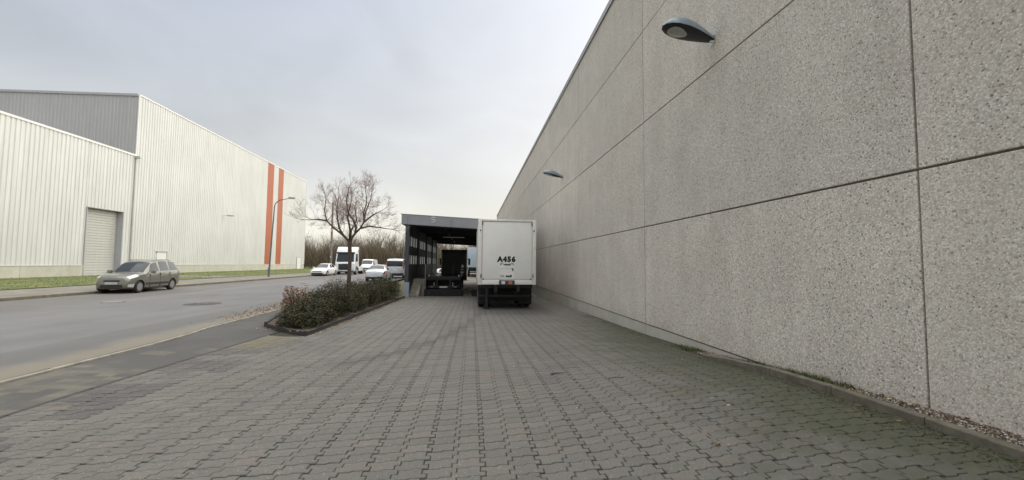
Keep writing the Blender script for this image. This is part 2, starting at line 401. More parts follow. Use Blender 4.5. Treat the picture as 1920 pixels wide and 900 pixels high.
def tint_mesh(name, verts, faces, cols, material, parent=None):
    """mesh with one colour per face, stored as a corner attribute 'tint'"""
    me = bpy.data.meshes.new(name); me.from_pydata(verts, [], faces); me.update()
    at = me.color_attributes.new('tint', 'FLOAT_COLOR', 'CORNER')
    lens = np.zeros(len(me.polygons), dtype=np.int32); me.polygons.foreach_get('loop_total', lens)
    c = np.ones((len(faces), 4), dtype=np.float32); c[:, :3] = np.array(cols, dtype=np.float32)
    at.data.foreach_set('color', np.repeat(c, lens, axis=0).ravel())
    return link_mesh(name, me, material, parent)

# ------------------------------------------------------------------ the lie of the land
_gy_x = np.arange(-30, 140, .25)
_gy = np.interp(_gy_x, [-30, 3.4, 6, 10.9, 18, 28, 46, 75, 140], [0, 0, -.035, -.19, -.34, -.52, -.60, -.05, 0])
_k = np.ones(9)/9; _gy = np.convolve(np.pad(_gy, 4, mode='edge'), _k, mode='valid')
def gy(y): return float(np.interp(y, _gy_x, _gy))
def rise(y): return float(np.interp(y, [1, 3.4, 5, 6.5, 8, 10.6, 16, 29], [.19, .185, .16, .095, .03, .0, 0, -.05]))
def street(x): return float(np.interp(x, [-60, -33, -18.2, -6.5], [.25, .16, .02, 0.]))
def surf(x, y):
    a = gy(y)+smooth01((x-.4)/3.7)*rise(y); b = street(x)
    t = smooth01((-4.3-x)/2.1); return a*(1-t)+b*t
def sheet(name, xs, ys, dz, material, kind='structure', xwarp=None):
    vs = []; nx = len(xs)
    for y in ys:
        for x in xs:
            xx = xwarp(x, y) if xwarp else x
            vs.append((xx, y, surf(xx, y)+dz))
    fs = [(j*nx+i, j*nx+i+1, (j+1)*nx+i+1, (j+1)*nx+i) for j in range(len(ys)-1) for i in range(nx-1)]
    me = bpy.data.meshes.new(name); me.from_pydata(vs, [], fs); me.update()
    me.polygons.foreach_set('use_smooth', [True]*len(fs))
    o = link_mesh(name, me, material); o['kind'] = kind; return o
def ar(a, b, st): return list(np.linspace(a, b, max(2, int(round((b-a)/st))+1)))
gl = [-1500, -600, -250, -120]+ar(-80, -40, 8)+ar(-36, -8, 2)+ar(-7, 6, .5)+[10, 20, 40, 80, 160, 300, 600, 1500]
gl2 = [-400, -100, -40]+ar(-20, 0, 4)+ar(1, 50, 1)+ar(54, 140, 6)+[180, 260, 400, 800, 1800]
sheet('ground', gl, gl2, -.16, 'ground')
GUT = lambda y: -6.32-.25*smooth01((y-9.4)/2.2)-.35*smooth01((y-12)/9)       # where road and sidewalk meet
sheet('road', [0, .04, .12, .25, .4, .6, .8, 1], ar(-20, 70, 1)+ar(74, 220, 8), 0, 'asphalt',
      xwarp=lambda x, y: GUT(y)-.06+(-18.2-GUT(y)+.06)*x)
sheet('far_sidewalk', ar(-22.4, -18.4, 1), ar(-20, 88, 2), .11, 'farwalk')
sheet('grass_verge', ar(-33.3, -22.4, 1.5), ar(-20, 98, 2), .14, 'verge')
sheet('grass_field', ar(-60, -18.5, 3), ar(98, 150, 4), .03, 'verge')
sheet('sidewalk', [0, .33, .66, 1], ar(-6, 26, .5), -.028, 'walk', xwarp=lambda x, y: GUT(y)+.05+(-4.96-GUT(y)-.05)*x)
yard = sheet('yard_pavement', ar(-4.9, 4.62, .4), ar(-2, 27.6, .4), -.014, 'joint')
sheet('dock_floor', ar(-4.5, 4.6, .6), ar(27.6, 62, 1), -.01, 'dockfloor')
sheet('back_yard', ar(-5, 40, 3), ar(62, 96, 2), .02, 'farwalk')
# flush kerb stones between sidewalk and road, far kerb, dark edging of the yard
walk = bpy.data.objects['sidewalk']
def stone_row(name, parent, xf, y0, y1, ln, wid, top, deep, material, limit=300):
    y = y0
    while y < y1-.05:
        e = min(y+ln, y1); g = .006
        xa, xb = xf(y+g), xf(e-g); h = wid/2
        za, zb = [surf(xf(q), q)+top+random.uniform(-.003, .003) for q in (y, e)]
        vs = [(xa-h, y+g, za-deep), (xa+h, y+g, za-deep), (xb+h, e-g, zb-deep), (xb-h, e-g, zb-deep),
              (xa-h+.008, y+g+.006, za), (xa+h-.008, y+g+.006, za), (xb+h-.008, e-g-.006, zb), (xb-h+.008, e-g-.006, zb),
              (xa-h, y+g, za-.012), (xa+h, y+g, za-.012), (xb+h, e-g, zb-.012), (xb-h, e-g, zb-.012)]
        fs = [(0, 1, 9, 8), (1, 2, 10, 9), (2, 3, 11, 10), (3, 0, 8, 11), (8, 9, 5, 4), (9, 10, 6, 5), (10, 11, 7, 6), (11, 8, 4, 7), (4, 5, 6, 7)]
        MB().add(vs, fs).build(name, material, parent)
        y = e
stone_row('kerb_stone', walk, GUT, -4, 26, 1., .065, .004, .2, 'flush_kerb')
stone_row('edge_stone', yard, lambda y: -4.94, -4, 11.2, 1., .08, .004, .2, 'dark_kerb')
fw = bpy.data.objects['far_sidewalk']
stone_row('kerb_stone', fw, lambda y: -18.3, 0, 86, 2., .16, .118, .3, 'kerb')

# ------------------------------------------------------------------ pavers
PW, PH, STEP, BED = .2315, .1535, .021, .0105
def paver_outline(kind):
    t, b = (PW/2-STEP, PW/2+STEP) if kind == 0 else (PW/2+STEP, PW/2-STEP); h = PH/2
    return [(-b, -h-BED), (-.014, -h-BED), (.014, -h+BED), (b, -h+BED), (b, 0), (t, 0), (t, h+BED), (.014, h+BED), (-.014, h-BED), (-t, h-BED), (-t, 0), (-b, 0)]
def inset(poly, d):
    n = len(poly); out = []
    for i in range(n):
        p0, p1, p2 = (Vector(poly[i-1]), Vector(poly[i]), Vector(poly[(i+1) % n]))
        e1, e2 = (p1-p0).normalized(), (p2-p1).normalized()
        n1, n2 = Vector((-e1.y, e1.x)), Vector((-e2.y, e2.x)); b = n1+n2
        out.append(tuple(p1+b*(d/max(.35, 1+n1.dot(n2)))))
    return out
OUT = []
for kd in (0, 1):
    o = paver_outline(kd); OUT.append((inset(o, .0035), inset(o, .0085)))
def paver_geo(kind):
    a, b = OUT[kind]; n = len(a)
    vs = [(x, y, -.03) for x, y in a]+[(x, y, -.005) for x, y in a]+[(x, y, 0) for x, y in b]
    fs = [(i, (i+1) % n, n+(i+1) % n, n+i) for i in range(n)]+[(n+i, n+(i+1) % n, 2*n+(i+1) % n, 2*n+i) for i in range(n)]
    fs.append(tuple(range(2*n, 3*n))); return vs, fs
GEO = [paver_geo(0), paver_geo(1)]
TY = [(6.9, 9.), (0, 0)]
def seg_dist(x, y, pts):
    best = 9
    for (a, b), (c, d) in zip(pts, pts[1:]):
        vx, vy = c-a, d-b; t = max(0, min(1, ((x-a)*vx+(y-b)*vy)/(vx*vx+vy*vy))); best = min(best, math.hypot(x-a-t*vx, y-b-t*vy))
    return best
MARK1 = [(.5, 19.), (.25, 15.5), (-.15, 12.6), (-.5, 10.9), (-.95, 9.5), (-1.4, 8.4), (-2.2, 7.3)]
MARK3 = [(1.9, 19.), (2., 14.), (1.7, 9.), (1.2, 6.)]
MARK2 = [(-1.7, 27.), (-1.5, 20.), (-1., 14.), (-.2, 10.)]
def paver_tint(x, y):
    n1 = mnoise.noise((x*.9, y*.9, 1.)); g = max(0, min(1, .5+random.gauss(0, .2)+.25*n1))
    red = 1. if random.random() < .02 else max(0, random.gauss(.03, .10))
    edge = -4.0+.35*mnoise.noise((x*.6, y*.8, 5.))
    old = random.uniform(.7, 1.) if (x < edge and y < 10.2) else 0.
    n2 = mnoise.noise((x*1.3, y*1.3, 9.))
    if old and n2 > .22: old *= .25
    if y > 8.6 and x < -2.9-.2*(y-10): old = max(old, .35*random.random())
    mk = 1.0*math.exp(-(seg_dist(x, y, MARK1)/.16)**2)+.30*math.exp(-(seg_dist(x, y, MARK2)/.25)**2)+.25*math.exp(-(seg_dist(x, y, MARK3)/.3)**2)
    stain_shade = 2.4*smooth01((y-14.5)/3)*smooth01((x-.1)/.5)*smooth01((3.6-x)/.6)          # ground stain and painted shade under and behind the trailer
    return (g, min(1, red), min(1, old+mk+stain_shade*.62))
pav = []
ny = int((27.4+1.6)/PH)
for j in range(ny):
    yc = -1.6+PH*(j+.5)
    xl = -4.895 if yc < 10.75 else -4.05; xr = 4.20 if yc < 7.2 else 4.565
    drift = .012*mnoise.noise((0, yc*.6, 3.))
    i0 = math.ceil((xl-drift)/PW-.35); i1 = math.floor((xr-drift)/PW+.35)
    for i in range(i0, i1+1):
        xc = i*PW+drift
        wob = .020*smooth01((xc-1)/2)*mnoise.noise((xc*1.1, yc*1.1, 2.))
        pav.append((i % 2, xc, yc+wob, xl-.0, xr))
def pav_px(q):
    r = project(q[1], q[2], surf(q[1], q[2]))
    if not r or not (0 <= r[0] <= 1920 and 0 <= r[1] <= 905) or q[1]-.14 < q[3] or q[1]+.14 > q[4]: return 0
    return 1/r[2]
order = sorted(range(len(pav)), key=lambda k: -pav_px(pav[k])); near = set(order[:300])
# single pavers that show largest: copies share a few meshes
PM = {}
for kd in (0, 1):
    for q in range(7):
        vs, fs = GEO[kd]; col = (.3+.07*q+random.uniform(-.04, .04), (.35 if q == 5 else .05*random.random()), 0)
        o = tint_mesh('paver', vs, fs, [col]*len(fs), 'paver'); PM[kd, q] = o.data; bpy.data.objects.remove(o)
def surf_normal(x, y):
    e = .1; return Vector((-(surf(x+e, y)-surf(x-e, y))/(2*e), -(surf(x, y+e)-surf(x, y-e))/(2*e), 1)).normalized()
V, Fc, Cc = [], [], []
for k, (kd, x, y, xl, xr) in enumerate(pav):
    dz = random.uniform(-.0022, .0022)+.004*mnoise.noise((x*1.2, y*1.2, 4.)); z = surf(x, y)+dz
    tx, ty = random.gauss(0, .006), random.gauss(0, .006)
    rz = random.gauss(0, .006)
    if k in near:
        o = bpy.data.objects.new('paver', PM[kd, random.choice((0, 1, 2, 2, 3, 3, 4, 4, 5, 6)) if random.random() > .06 else 5]); COL.objects.link(o); o.parent = yard
        n = surf_normal(x, y); qt = Vector((0, 0, 1)).rotation_difference(n)
        o.rotation_mode = 'QUATERNION'; o.rotation_quaternion = qt @ Matrix.Rotation(rz, 3, 'Z').to_quaternion() @ Matrix.Rotation(tx, 3, 'X').to_quaternion()
        o.location = (x, y, z)
    else:
        vs, fs = GEO[kd]; b = len(V); c, s_ = math.cos(rz), math.sin(rz)
        sx = (surf(x+.1, y)-surf(x-.1, y))/.2+tx; sy = (surf(x, y+.1)-surf(x, y-.1))/.2+ty
        V += [(min(xr, max(xl, x+vx*c-vy*s_)), y+vx*s_+vy*c, z+vz+vx*sx+vy*sy) for vx, vy, vz in vs]
        Fc += [tuple(i+b for i in f) for f in fs]; Cc += [paver_tint(x, y)]*len(fs)
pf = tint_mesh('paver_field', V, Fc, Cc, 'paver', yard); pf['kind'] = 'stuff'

# ------------------------------------------------------------------ concrete wall of the building on the right
WX, WY0, WP, NP = 4.58, 3.7837-6.7735*2, 6.7735, 13
LV = [.094, 2.656, 5.485, 8.031, 10.50]
wall = thing('concrete_warehouse', (WX, 30, 0), 'long exposed aggregate concrete warehouse wall along the right of the yard', 'building')
def local(o): return Vector(o.location)
def wbuild(mb, name, material, parent, smooth=None):
    """geometry given in world coordinates, stored relative to its (unrotated) parent"""
    L = Vector((0, 0, 0)); p = parent
    while p: L += p.location; p = p.parent
    mb.v = [tuple(Vector(v)-L) for v in mb.v]; return mb.build(name, material, parent, smooth)
GAP = .013
wend = WY0+WP*NP
for i in range(NP):
    a, b = WY0+WP*i+GAP, WY0+WP*(i+1)-GAP
    b = min(b, 76.5)
    if a > 76: break
    for k in range(4):
        o = random.uniform(-.004, .004)
        wbuild(MB().box(WX+o, WX+.2, a, b, LV[k]+GAP, LV[k+1]-GAP, .008), 'wall_panel', 'agg', wall)
    wbuild(MB().box(WX+.012, WX+.2, a, b, -2, LV[0]-GAP, .006), 'plinth_panel', 'wall_plinth', wall)
wbuild(MB().box(WX+.035, WX+30, WY0, 76.45, -2, 10.45), 'wall_core', 'sealant', wall)
wbuild(MB().box(WX-.05, WX+.4, WY0, 76.6, 10.50, 10.62, .01).box(WX-.05, WX-.035, WY0, 76.6, 10.40, 10.51), 'roof_coping', 'coping', wall)

def wall_lamp(y, z, label):
    t = thing('wall_lamp', (WX, y, z), label, 'lamp', 'shell shaped lamps along the concrete wall')
    # shell outline along -X: half width w(s), top height, drawn as cross sections
    secs = [(0.02, .075, .075), (.10, .105, .095), (.25, .155, .145), (.42, .205, .19), (.60, .235, .20), (.78, .225, .165), (.90, .18, .115), (.985, .10, .05), (1.01, .03, .015)]
    mb = MB(); n = 12; tilt = .225
    for s_, w_, h_ in secs:
        for j in range(n+1):
            a = math.pi*j/n; mb.v.append((-s_, w_*math.cos(a), s_*tilt+h_*math.sin(a)*1.25))
    for i in range(len(secs)-1):
        for j in range(n): q = i*(n+1)+j; mb.f.append((q, q+1, q+n+2, q+n+1))
    mb.f.append(tuple(range(n+1))); mb.build('lamp_shell', 'lamp_blue', t, 40)
    un = MB()
    for s_, w_, h_ in secs:
        for j in range(7):
            a = math.pi*j/6; un.v.append((-s_, w_*.985*math.cos(a), s_*tilt-.004-.05*(w_/.235)*math.sin(a)))
    for i in range(len(secs)-1):
        for j in range(6): q = i*7+j; un.f.append((q, q+1, q+8, q+7))
    un.build('lamp_underside', 'black_plastic', t, 50)
    le = MB(); N = 24
    for rr, dz in ((1, 0), (.8, -.028), (.4, -.045)):
        for j in range(N):
            a = 2*math.pi*j/N; X = -.715+.215*rr*math.cos(a); Yl = .165*rr*math.sin(a)*(1-.18*math.cos(a)*rr)
            le.v.append((X, Yl, -X*tilt-.036+dz+.012))
    for i in range(2):
        for j in range(N): le.f.append((i*N+j, i*N+(j+1) % N, (i+1)*N+(j+1) % N, (i+1)*N+j))
    le.f.append(tuple(2*N+j for j in range(N))); le.build('lamp_lens', 'lens', t, 60)
    MB().tube([(.0, 0, .01), (-.06, 0, .02)], .055, 14).box(-.012, .01, -.08, .08, -.07, .10, .004).build('bracket', 'galv', t, 40)
    for yy, zz in ((-.05, .085), (-.06, -.055)): MB().tube([(-.10, yy, zz), (-.02, yy, zz)], .022, 8).build('bolt', 'trim_white', t, 40)
    return t
wall_lamp(7.30, 5.97, 'large grey blue shell lamp high on the wall near the top of the photo')
wall_lamp(20.5, 6.06, 'smaller looking grey blue shell lamp further along the wall, above the trailer')

# kerb, gravel strip and stones at the wall foot
kx = lambda y: 4.245
strip = thing('wall_kerb', (4.245, 4, .2), 'low mossy concrete kerb holding gravel against the concrete wall', 'kerb')
def kz(y): return float(np.interp(y, [-3, 3.4, 5, 6.1, 7.2], [.262, .258, .245, .17, .03]))
yk = -2.48
while yk < 7.1:
    e = min(yk+1., 7.2); a, b = yk+.005, e-.005
    vs = [(4.21, a, -.3), (4.29, a, -.3), (4.29, b, -.3), (4.21, b, -.3), (4.205, a, kz(a)-.012), (4.29, a, kz(a)), (4.29, b, kz(b)), (4.205, b, kz(b)-.012), (4.218, a, kz(a)), (4.218, b, kz(b))]
    fs = [(0, 1, 5, 8, 4), (1, 2, 6, 5), (2, 3, 7, 9, 6), (3, 0, 4, 7), (4, 8, 9, 7), (8, 5, 6, 9)]
    mb = MB(); mb.add(vs, fs); wbuild(mb, 'kerb_stone', 'kerb', strip); yk = e
def gz(y): return float(np.interp(y, [-3, 3.2, 3.8, 5, 6.5, 8.2], [.27, .265, .245, .19, .075, -.06]))
sv = []; ys_ = ar(-2.5, 8.2, .3)
for y in ys_:
    for x in (4.285, 4.40, 4.60): sv.append((x, y, gz(y)-.02+(.012 if x > 4.5 else 0)))
me = bpy.data.meshes.new('gravel_bed'); me.from_pydata(sv, [], [(3*j+i, 3*j+i+1, 3*j+i+4, 3*j+i+3) for j in range(len(ys_)-1) for i in (0, 1)])
tag(link_mesh('gravel_bed', me, 'soil'), kind='structure')
def pebbles(n, fx, fy, fz, size, cols):
    V, F_, C = [], [], []
    base = [(1,0,0),(-1,0,0),(0,1,0),(0,-1,0),(0,0,1),(0,0,-1)]; tri = [(0,2,4),(2,1,4),(1,3,4),(3,0,4),(2,0,5),(1,2,5),(3,1,5),(0,3,5)]
    for _ in range(n):
        y = fy(); x = fx(y); r = size(); b = len(V); rot = Matrix.Rotation(random.random()*6.28, 3, 'Z') @ Matrix.Rotation(random.random()*3, 3, 'X')
        sc = (random.uniform(.7, 1.3), random.uniform(.7, 1.3), random.uniform(.5, .9))
        for v in base: p = rot @ Vector((v[0]*sc[0], v[1]*sc[1], v[2]*sc[2]))*r; V.append((x+p.x, y+p.y, fz(x, y)+p.z))
        F_ += [tuple(i+b for i in t) for t in tri]; C += [random.choice(cols)]*8
    return V, F_, C
cols = [(.42, .38, .32), (.30, .26, .21), (.55, .52, .47), (.16, .12, .09), (.36, .27, .19), (.62, .60, .56), (.2, .17, .13)]
g = tint_mesh('gravel', *pebbles(6500, lambda y: random.uniform(4.29, 4.58), lambda: random.uniform(-2, 7.6), lambda x, y: gz(y)-.012, lambda: random.uniform(.004, .011), cols), 'debris')
tag(g, 'mixed pale gravel and leaf crumbs between kerb and concrete wall', 'gravel', kind='stuff')

def flakes(n, fx, fy, fz, size, cols, flat=.5):
    V, F_, C = [], [], []
    for _ in range(n):
        y = fy(); x = fx(y); r = size(); b = len(V); a = random.random()*6.28; M3 = Matrix.Rotation(a, 3, 'Z') @ Matrix.Rotation(random.gauss(0, flat), 3, 'X') @ Matrix.Rotation(random.gauss(0, flat), 3, 'Y')
        for v in ((-1, 0, 0), (-.2, -.42, .06), (1, 0, 0), (-.1, .42, .06)): p = M3 @ Vector(v)*r; V.append((x+p.x, y+p.y, fz(x, y)+p.z))
        F_ += [(b, b+1, b+2), (b, b+2, b+3)]; C += [random.choice(cols)]*2
    return V, F_, C
lc = [(.22, .13, .06), (.13, .075, .035), (.30, .21, .11), (.08, .05, .03), (.45, .36, .22)]
l = tint_mesh('leaf_litter', *flakes(700, lambda y: random.uniform(4.27, 4.57), lambda: random.uniform(-2, 8), lambda x, y: gz(y)+.006, lambda: random.uniform(.012, .03), lc), 'debris')
tag(l, 'dry brown leaves scattered over the gravel at the wall foot', 'leaves', kind='stuff')
gc = [(.07, .10, .025), (.11, .14, .04), (.15, .15, .06), (.05, .075, .02)]
def blades(n, fx, fy, fz, size, cols, lean=.45):
    V, F_, C = [], [], []
    for _ in range(n):
        y = fy(); x = fx(y); h = size(); b = len(V); a = random.random()*6.28; w = h*.09+.002
        lx, ly = random.gauss(0, lean)*h, random.gauss(0, lean)*h; z = fz(x, y)
        V += [(x-w*math.cos(a), y-w*math.sin(a), z), (x+w*math.cos(a), y+w*math.sin(a), z), (x+lx, y+ly, z+h)]
        F_.append((b, b+1, b+2)); C.append(random.choice(cols))
    return V, F_, C
clump = [random.uniform(4.4, 8.5) for _ in range(26)]
w = tint_mesh('weeds', *blades(1500, lambda y: random.uniform(4.28, 4.56), lambda: random.choice(clump)+random.gauss(0, .08), lambda x, y: gz(y)-.01, lambda: random.uniform(.02, .075), gc, .7), 'leaf')
tag(w, 'small green weeds growing in the gravel along the wall', 'weeds', kind='stuff')
# moss and litter on the pavers along the kerb and at the plinth
moss_c = [(.05, .055, .025), (.07, .08, .03), (.04, .035, .022), (.10, .10, .04), (.09, .065, .035)]
def mx(y): return (4.19 if y < 7.1 else 4.56)-abs(random.gauss(0, .16 if y < 7 else .28))
ms = tint_mesh('moss', *flakes(5200, mx, lambda: random.uniform(2, 15.5), lambda x, y: surf(x, y)+.003, lambda: random.uniform(.005, .022), moss_c, .25), 'debris')
tag(ms, 'dark green moss and crumbs on the pavers beside the wall kerb', 'moss', kind='stuff')
li = tint_mesh('litter', *flakes(90, lambda y: random.uniform(.5, 4.1), lambda: random.uniform(2.6, 9), lambda x, y: surf(x, y)+.006, lambda: random.uniform(.008, .025), lc+[(.6, .57, .5)], .25), 'debris')
tag(li, 'few small dry leaf scraps lying loose on the right pavers', 'leaves', kind='stuff')
def twig(name, x, y, pts, r, label, cat='twig', material='bark'):
    z = surf(x, y); o = MB().tube([(a, b, c+r) for a, b, c in pts], [r, r*1.2, r, r*.5][:len(pts)], 5).build(name, material); o.location = (x, y, z+.002); return tag(o, label, cat)
twig('twig', 1.32, 6.3, [(-.10, -.03, 0), (-.03, 0, .006), (.05, -.01, .009), (.12, .03, 0)], .008, 'short brown twig lying on the middle of the pavers')
twig('twig', 2.08, 5.85, [(-.12, -.02, 0), (0, .01, .005), (.08, 0, .005), (.13, .03, 0)], .004, 'thin faint twig on the pavers toward the right wall')
V, F_, C = flakes(3, lambda y: random.gauss(0, .03), lambda: random.gauss(0, .03), lambda x, y: .012, lambda: .038, [(.42, .32, .18), (.30, .21, .11)], .5)
lf = tint_mesh('fallen_leaf', V, F_, C, 'debris'); lf.location = (2.16, 3.52, surf(2.16, 3.52)); tag(lf, 'curled yellow brown leaf on the pavers in front of the camera at right', 'leaf')

# ------------------------------------------------------------------ white halls across the street
HX = -33.27
def ribbed(y0, y1, z0f, z1f, x, pitch=.34, depth=.05, axis='Y'):
    """trapezoid cladding sheet, ribs standing upright; z0f / z1f give lower and upper edge"""
    mb = MB(); prof = [(0, 0), (.16, 0), (.26, 1), (.84, 1), (.94, 0)]; pts = []
    y = y0
    while y < y1:
        for t, d in prof:
            q = y+t*pitch
            if q < y1: pts.append((q, d*depth))
        y += pitch
    pts.append((y1, 0))
    for q, d in pts:
        for zz in (z0f(q), z1f(q)):
            mb.v.append((x+d, q, zz) if axis == 'Y' else (q, x-d, zz))
    for i in range(len(pts)-1): mb.f.append((2*i, 2*i+2, 2*i+3, 2*i+1))
    return mb
cst = lambda v: (lambda q: v)
HT = lambda y: 18.15-.010*(y-43.7)
tall = thing('tall_hall', (HX-10, 64, 0), 'tall white ribbed metal hall with two orange stripes across the street', 'building')
ST = [(70.0, 72.0), (73.75, 75.65)]
segs = [(43.74, 70.0), (72.0, 73.75), (75.65, 85.7)]
for a, b in segs: wbuild(ribbed(a, b, cst(1.22), HT, HX), 'wall', 'clad_white', tall)
for a, b in ST: wbuild(ribbed(a, b, cst(1.22), HT, HX+.002), 'orange_stripe', 'clad_orange', tall)
wbuild(ribbed(-80, HX, cst(11.6), lambda q: 18.15+.012*(q-HX), 43.74, .33, .02, axis='X'), 'end_wall', 'clad_grey', tall)
wbuild(MB().box(-80, HX-.03, 43.80, 85.65, .0, 17.6), 'inner_wall', 'clad_grey', tall)
mb = MB()
mb.add([(HX-.1, 43.70, HT(43.7)-.04), (HX+.09, 43.70, HT(43.7)-.04), (HX+.09, 85.75, HT(85.7)-.04), (HX-.1, 85.75, HT(85.7)-.04),
        (HX-.1, 43.70, HT(43.7)+.1), (HX+.09, 43.70, HT(43.7)+.1), (HX+.09, 85.75, HT(85.7)+.1), (HX-.1, 85.75, HT(85.7)+.1)],
       [(0, 3, 2, 1), (4, 5, 6, 7), (0, 1, 5, 4), (1, 2, 6, 5), (2, 3, 7, 6), (3, 0, 4, 7)])
wbuild(mb, 'roof_trim', 'trim_white', tall)
wbuild(MB().add([(-80, 43.62, 17.5), (HX-.1, 43.62, 18.05), (HX-.1, 43.78, 18.05), (-80, 43.78, 17.5), (-80, 43.62, 17.7), (HX-.1, 43.62, 18.28), (HX-.1, 43.78, 18.28), (-80, 43.78, 17.7)],
       [(0, 3, 2, 1), (4, 5, 6, 7), (0, 1, 5, 4), (1, 2, 6, 5), (2, 3, 7, 6), (3, 0, 4, 7)]), 'verge_trim', 'clad_grey', tall)
wbuild(MB().box(HX-.02, HX+.07, 43.66, 43.76, 11.9, 18.1), 'corner_trim', 'trim_white', tall)
wbuild(MB().box(HX-.02, HX+.07, 85.68, 85.76, 1.2, 17.7), 'corner_trim', 'trim_white', tall)
y = 43.9
while y < 85.5:
    e = min(y+5.98, 85.7); wbuild(MB().box(HX-.1, HX+.06, y+.012, e-.012, -.3, 1.19, .01), 'plinth_panel', 'plinth', tall); y += 5.98
wbuild(MB().box(HX-.08, HX+.025, 43.9, 85.6, -.3, 1.17), 'plinth_joint', 'sealant', tall)
wbuild(MB().box(HX-.05, HX+.10, 43.8, 85.7, 1.195, 1.225), 'drip_trim', 'trim_white', tall)
dr = wbuild(MB().box(HX, HX+.12, 82.2, 84.0, .25, 2.5, .01), 'door', 'trim_white', tall)
wbuild(MB().box(HX+.12, HX+.14, 82.1, 82.2, .25, 2.6).box(HX+.12, HX+.14, 84.0, 84.1, .25, 2.6).box(HX+.12, HX+.14, 82.2, 84.0, 2.5, 2.6), 'door_frame', 'jamb', dr)
hb = wbuild(MB().box(HX, HX+.13, 47.05, 48.4, 1.75, 2.58, .01), 'hatch', 'trim_white', tall)
wbuild(MB().box(HX+.03, HX+.2, 46.95, 48.5, 2.59, 2.66).box(HX+.03, HX+.15, 48.41, 48.49, 1.7, 2.58), 'hatch_frame', 'jamb', hb)
pp = wbuild(MB().tube([(HX+.14, 43.62, .1), (HX+.14, 43.62, 11.85)], .075, 10), 'downpipe', 'pipe', tall, 40)
wbuild(MB().box(HX+.05, HX+.55, 43.5, 43.75, 11.72, 11.95, .01), 'gutter_end', 'pipe', tall)
# lamps on the hall
def hall_lamp(loc, rz, label):
    t = thing('wall_lamp', loc, label, 'lamp', 'street style lamps fixed to the white hall', rz)
    MB().tube([(0, 0, 0), (.35, 0, .1), (.7, 0, .16)], .03, 6).build('lamp_arm', 'galv', t)
    MB().prism([(-.14, -.02), (.14, -.02), (.10, .12), (-.10, .12)], .55, 1.35, .03).build('lamp_head', 'coping', t)
    MB().box(.75, 1.28, -.1, .1, -.045, -.018).build('lamp_lens', 'lens', t); return t
hall_lamp((HX+.04, 58.4, 7.7), 0, 'small grey lamp high on the white hall left of the orange stripes')
hall_lamp((HX+.04, 85.4, 6.6), 0, 'small lamp at the far corner of the white hall')

low = thing('low_hall', (HX-10, 30, 0), 'low white ribbed hall with roller door at the left edge', 'building')
LT = lambda y: 11.97
D0, D1, DT = 38.9, 42.6, 6.25
wbuild(ribbed(6, D0-.05, cst(1.22), LT, HX), 'wall', 'clad_white', low)
wbuild(ribbed(D0-.05, D1+.05, cst(DT+.05), LT, HX), 'wall', 'clad_white', low)
wbuild(ribbed(D1+.05, 43.70, cst(1.22), LT, HX), 'wall', 'clad_white', low)
wbuild(MB().box(-80, HX-.7, 6, 43.6, .0, 11.6), 'inner_wall', 'clad_grey', low)
wbuild(MB().box(HX-.7, HX-.02, 6.05, D0-.06, 1.1, 11.9).box(HX-.7, HX-.02, D1+.06, 43.6, 1.1, 11.9).box(HX-.7, HX-.02, D0-.05, D1+.05, DT+.06, 11.9), 'wall_backing', 'jamb', low)
wbuild(MB().box(HX-.3, HX+.10, 5.9, 43.68, 11.95, 12.12), 'roof_trim', 'trim_white', low)
for a, b in ((6, 9.9), (9.9, 15.9), (15.9, 21.9), (21.9, 27.9), (27.9, 33.9), (33.9, D0-.04), (D1+.04, 43.70)):
    wbuild(MB().box(HX-.5, HX+.06, a+.012, b-.012, -.3, 1.19, .01), 'plinth_panel', 'plinth', low)
wbuild(MB().box(HX-.05, HX+.10, 6, D0-.04, 1.195, 1.225), 'drip_trim', 'trim_white', low)
rd = wbuild(MB().box(HX-.52, HX-.50, D0, D1, -.2, DT), 'roller_door', 'shutter', low)
z = .22
nsl = 0
while z < DT-.02:
    wbuild(MB().add([(HX-.5, D0+.12, z), (HX-.5, D1-.12, z), (HX-.465, D1-.12, z+.04), (HX-.465, D0+.12, z+.04), (HX-.465, D0+.12, z+.21), (HX-.465, D1-.12, z+.21), (HX-.5, D1-.12, z+.235), (HX-.5, D0+.12, z+.235)],
           [(0, 1, 2, 3), (3, 2, 5, 4), (4, 5, 6, 7), (0, 3, 4, 7), (1, 6, 5, 2)]), 'slat', 'shutter', rd)
    z += .24
wbuild(MB().box(HX-.5, HX+.09, D1-.02, D1+.05, -.1, DT+.06).box(HX-.5, HX+.09, D0-.05, D0+.0, -.1, DT+.06).box(HX-.5, HX+.09, D0, D1-.02, DT, DT+.06), 'door_jamb', 'jamb', low)
sheet('driveway', ar(-33.7, -22.4, 1.5), ar(D0-.3, D1+.3, 1.), .148, 'farwalk')
gv = tint_mesh('verge_grass', *blades(16000, lambda y: -22.5-10.6*random.random(), lambda: 14+74*random.random()**1.25, lambda x, y: surf(x, y)+.135, lambda: random.uniform(.05, .13), [(.09, .125, .03), (.13, .17, .05), (.18, .19, .07), (.10, .12, .04)], .5), 'leaf')
tag(gv, 'short green grass on the verge before the white halls', 'grass', kind='stuff')

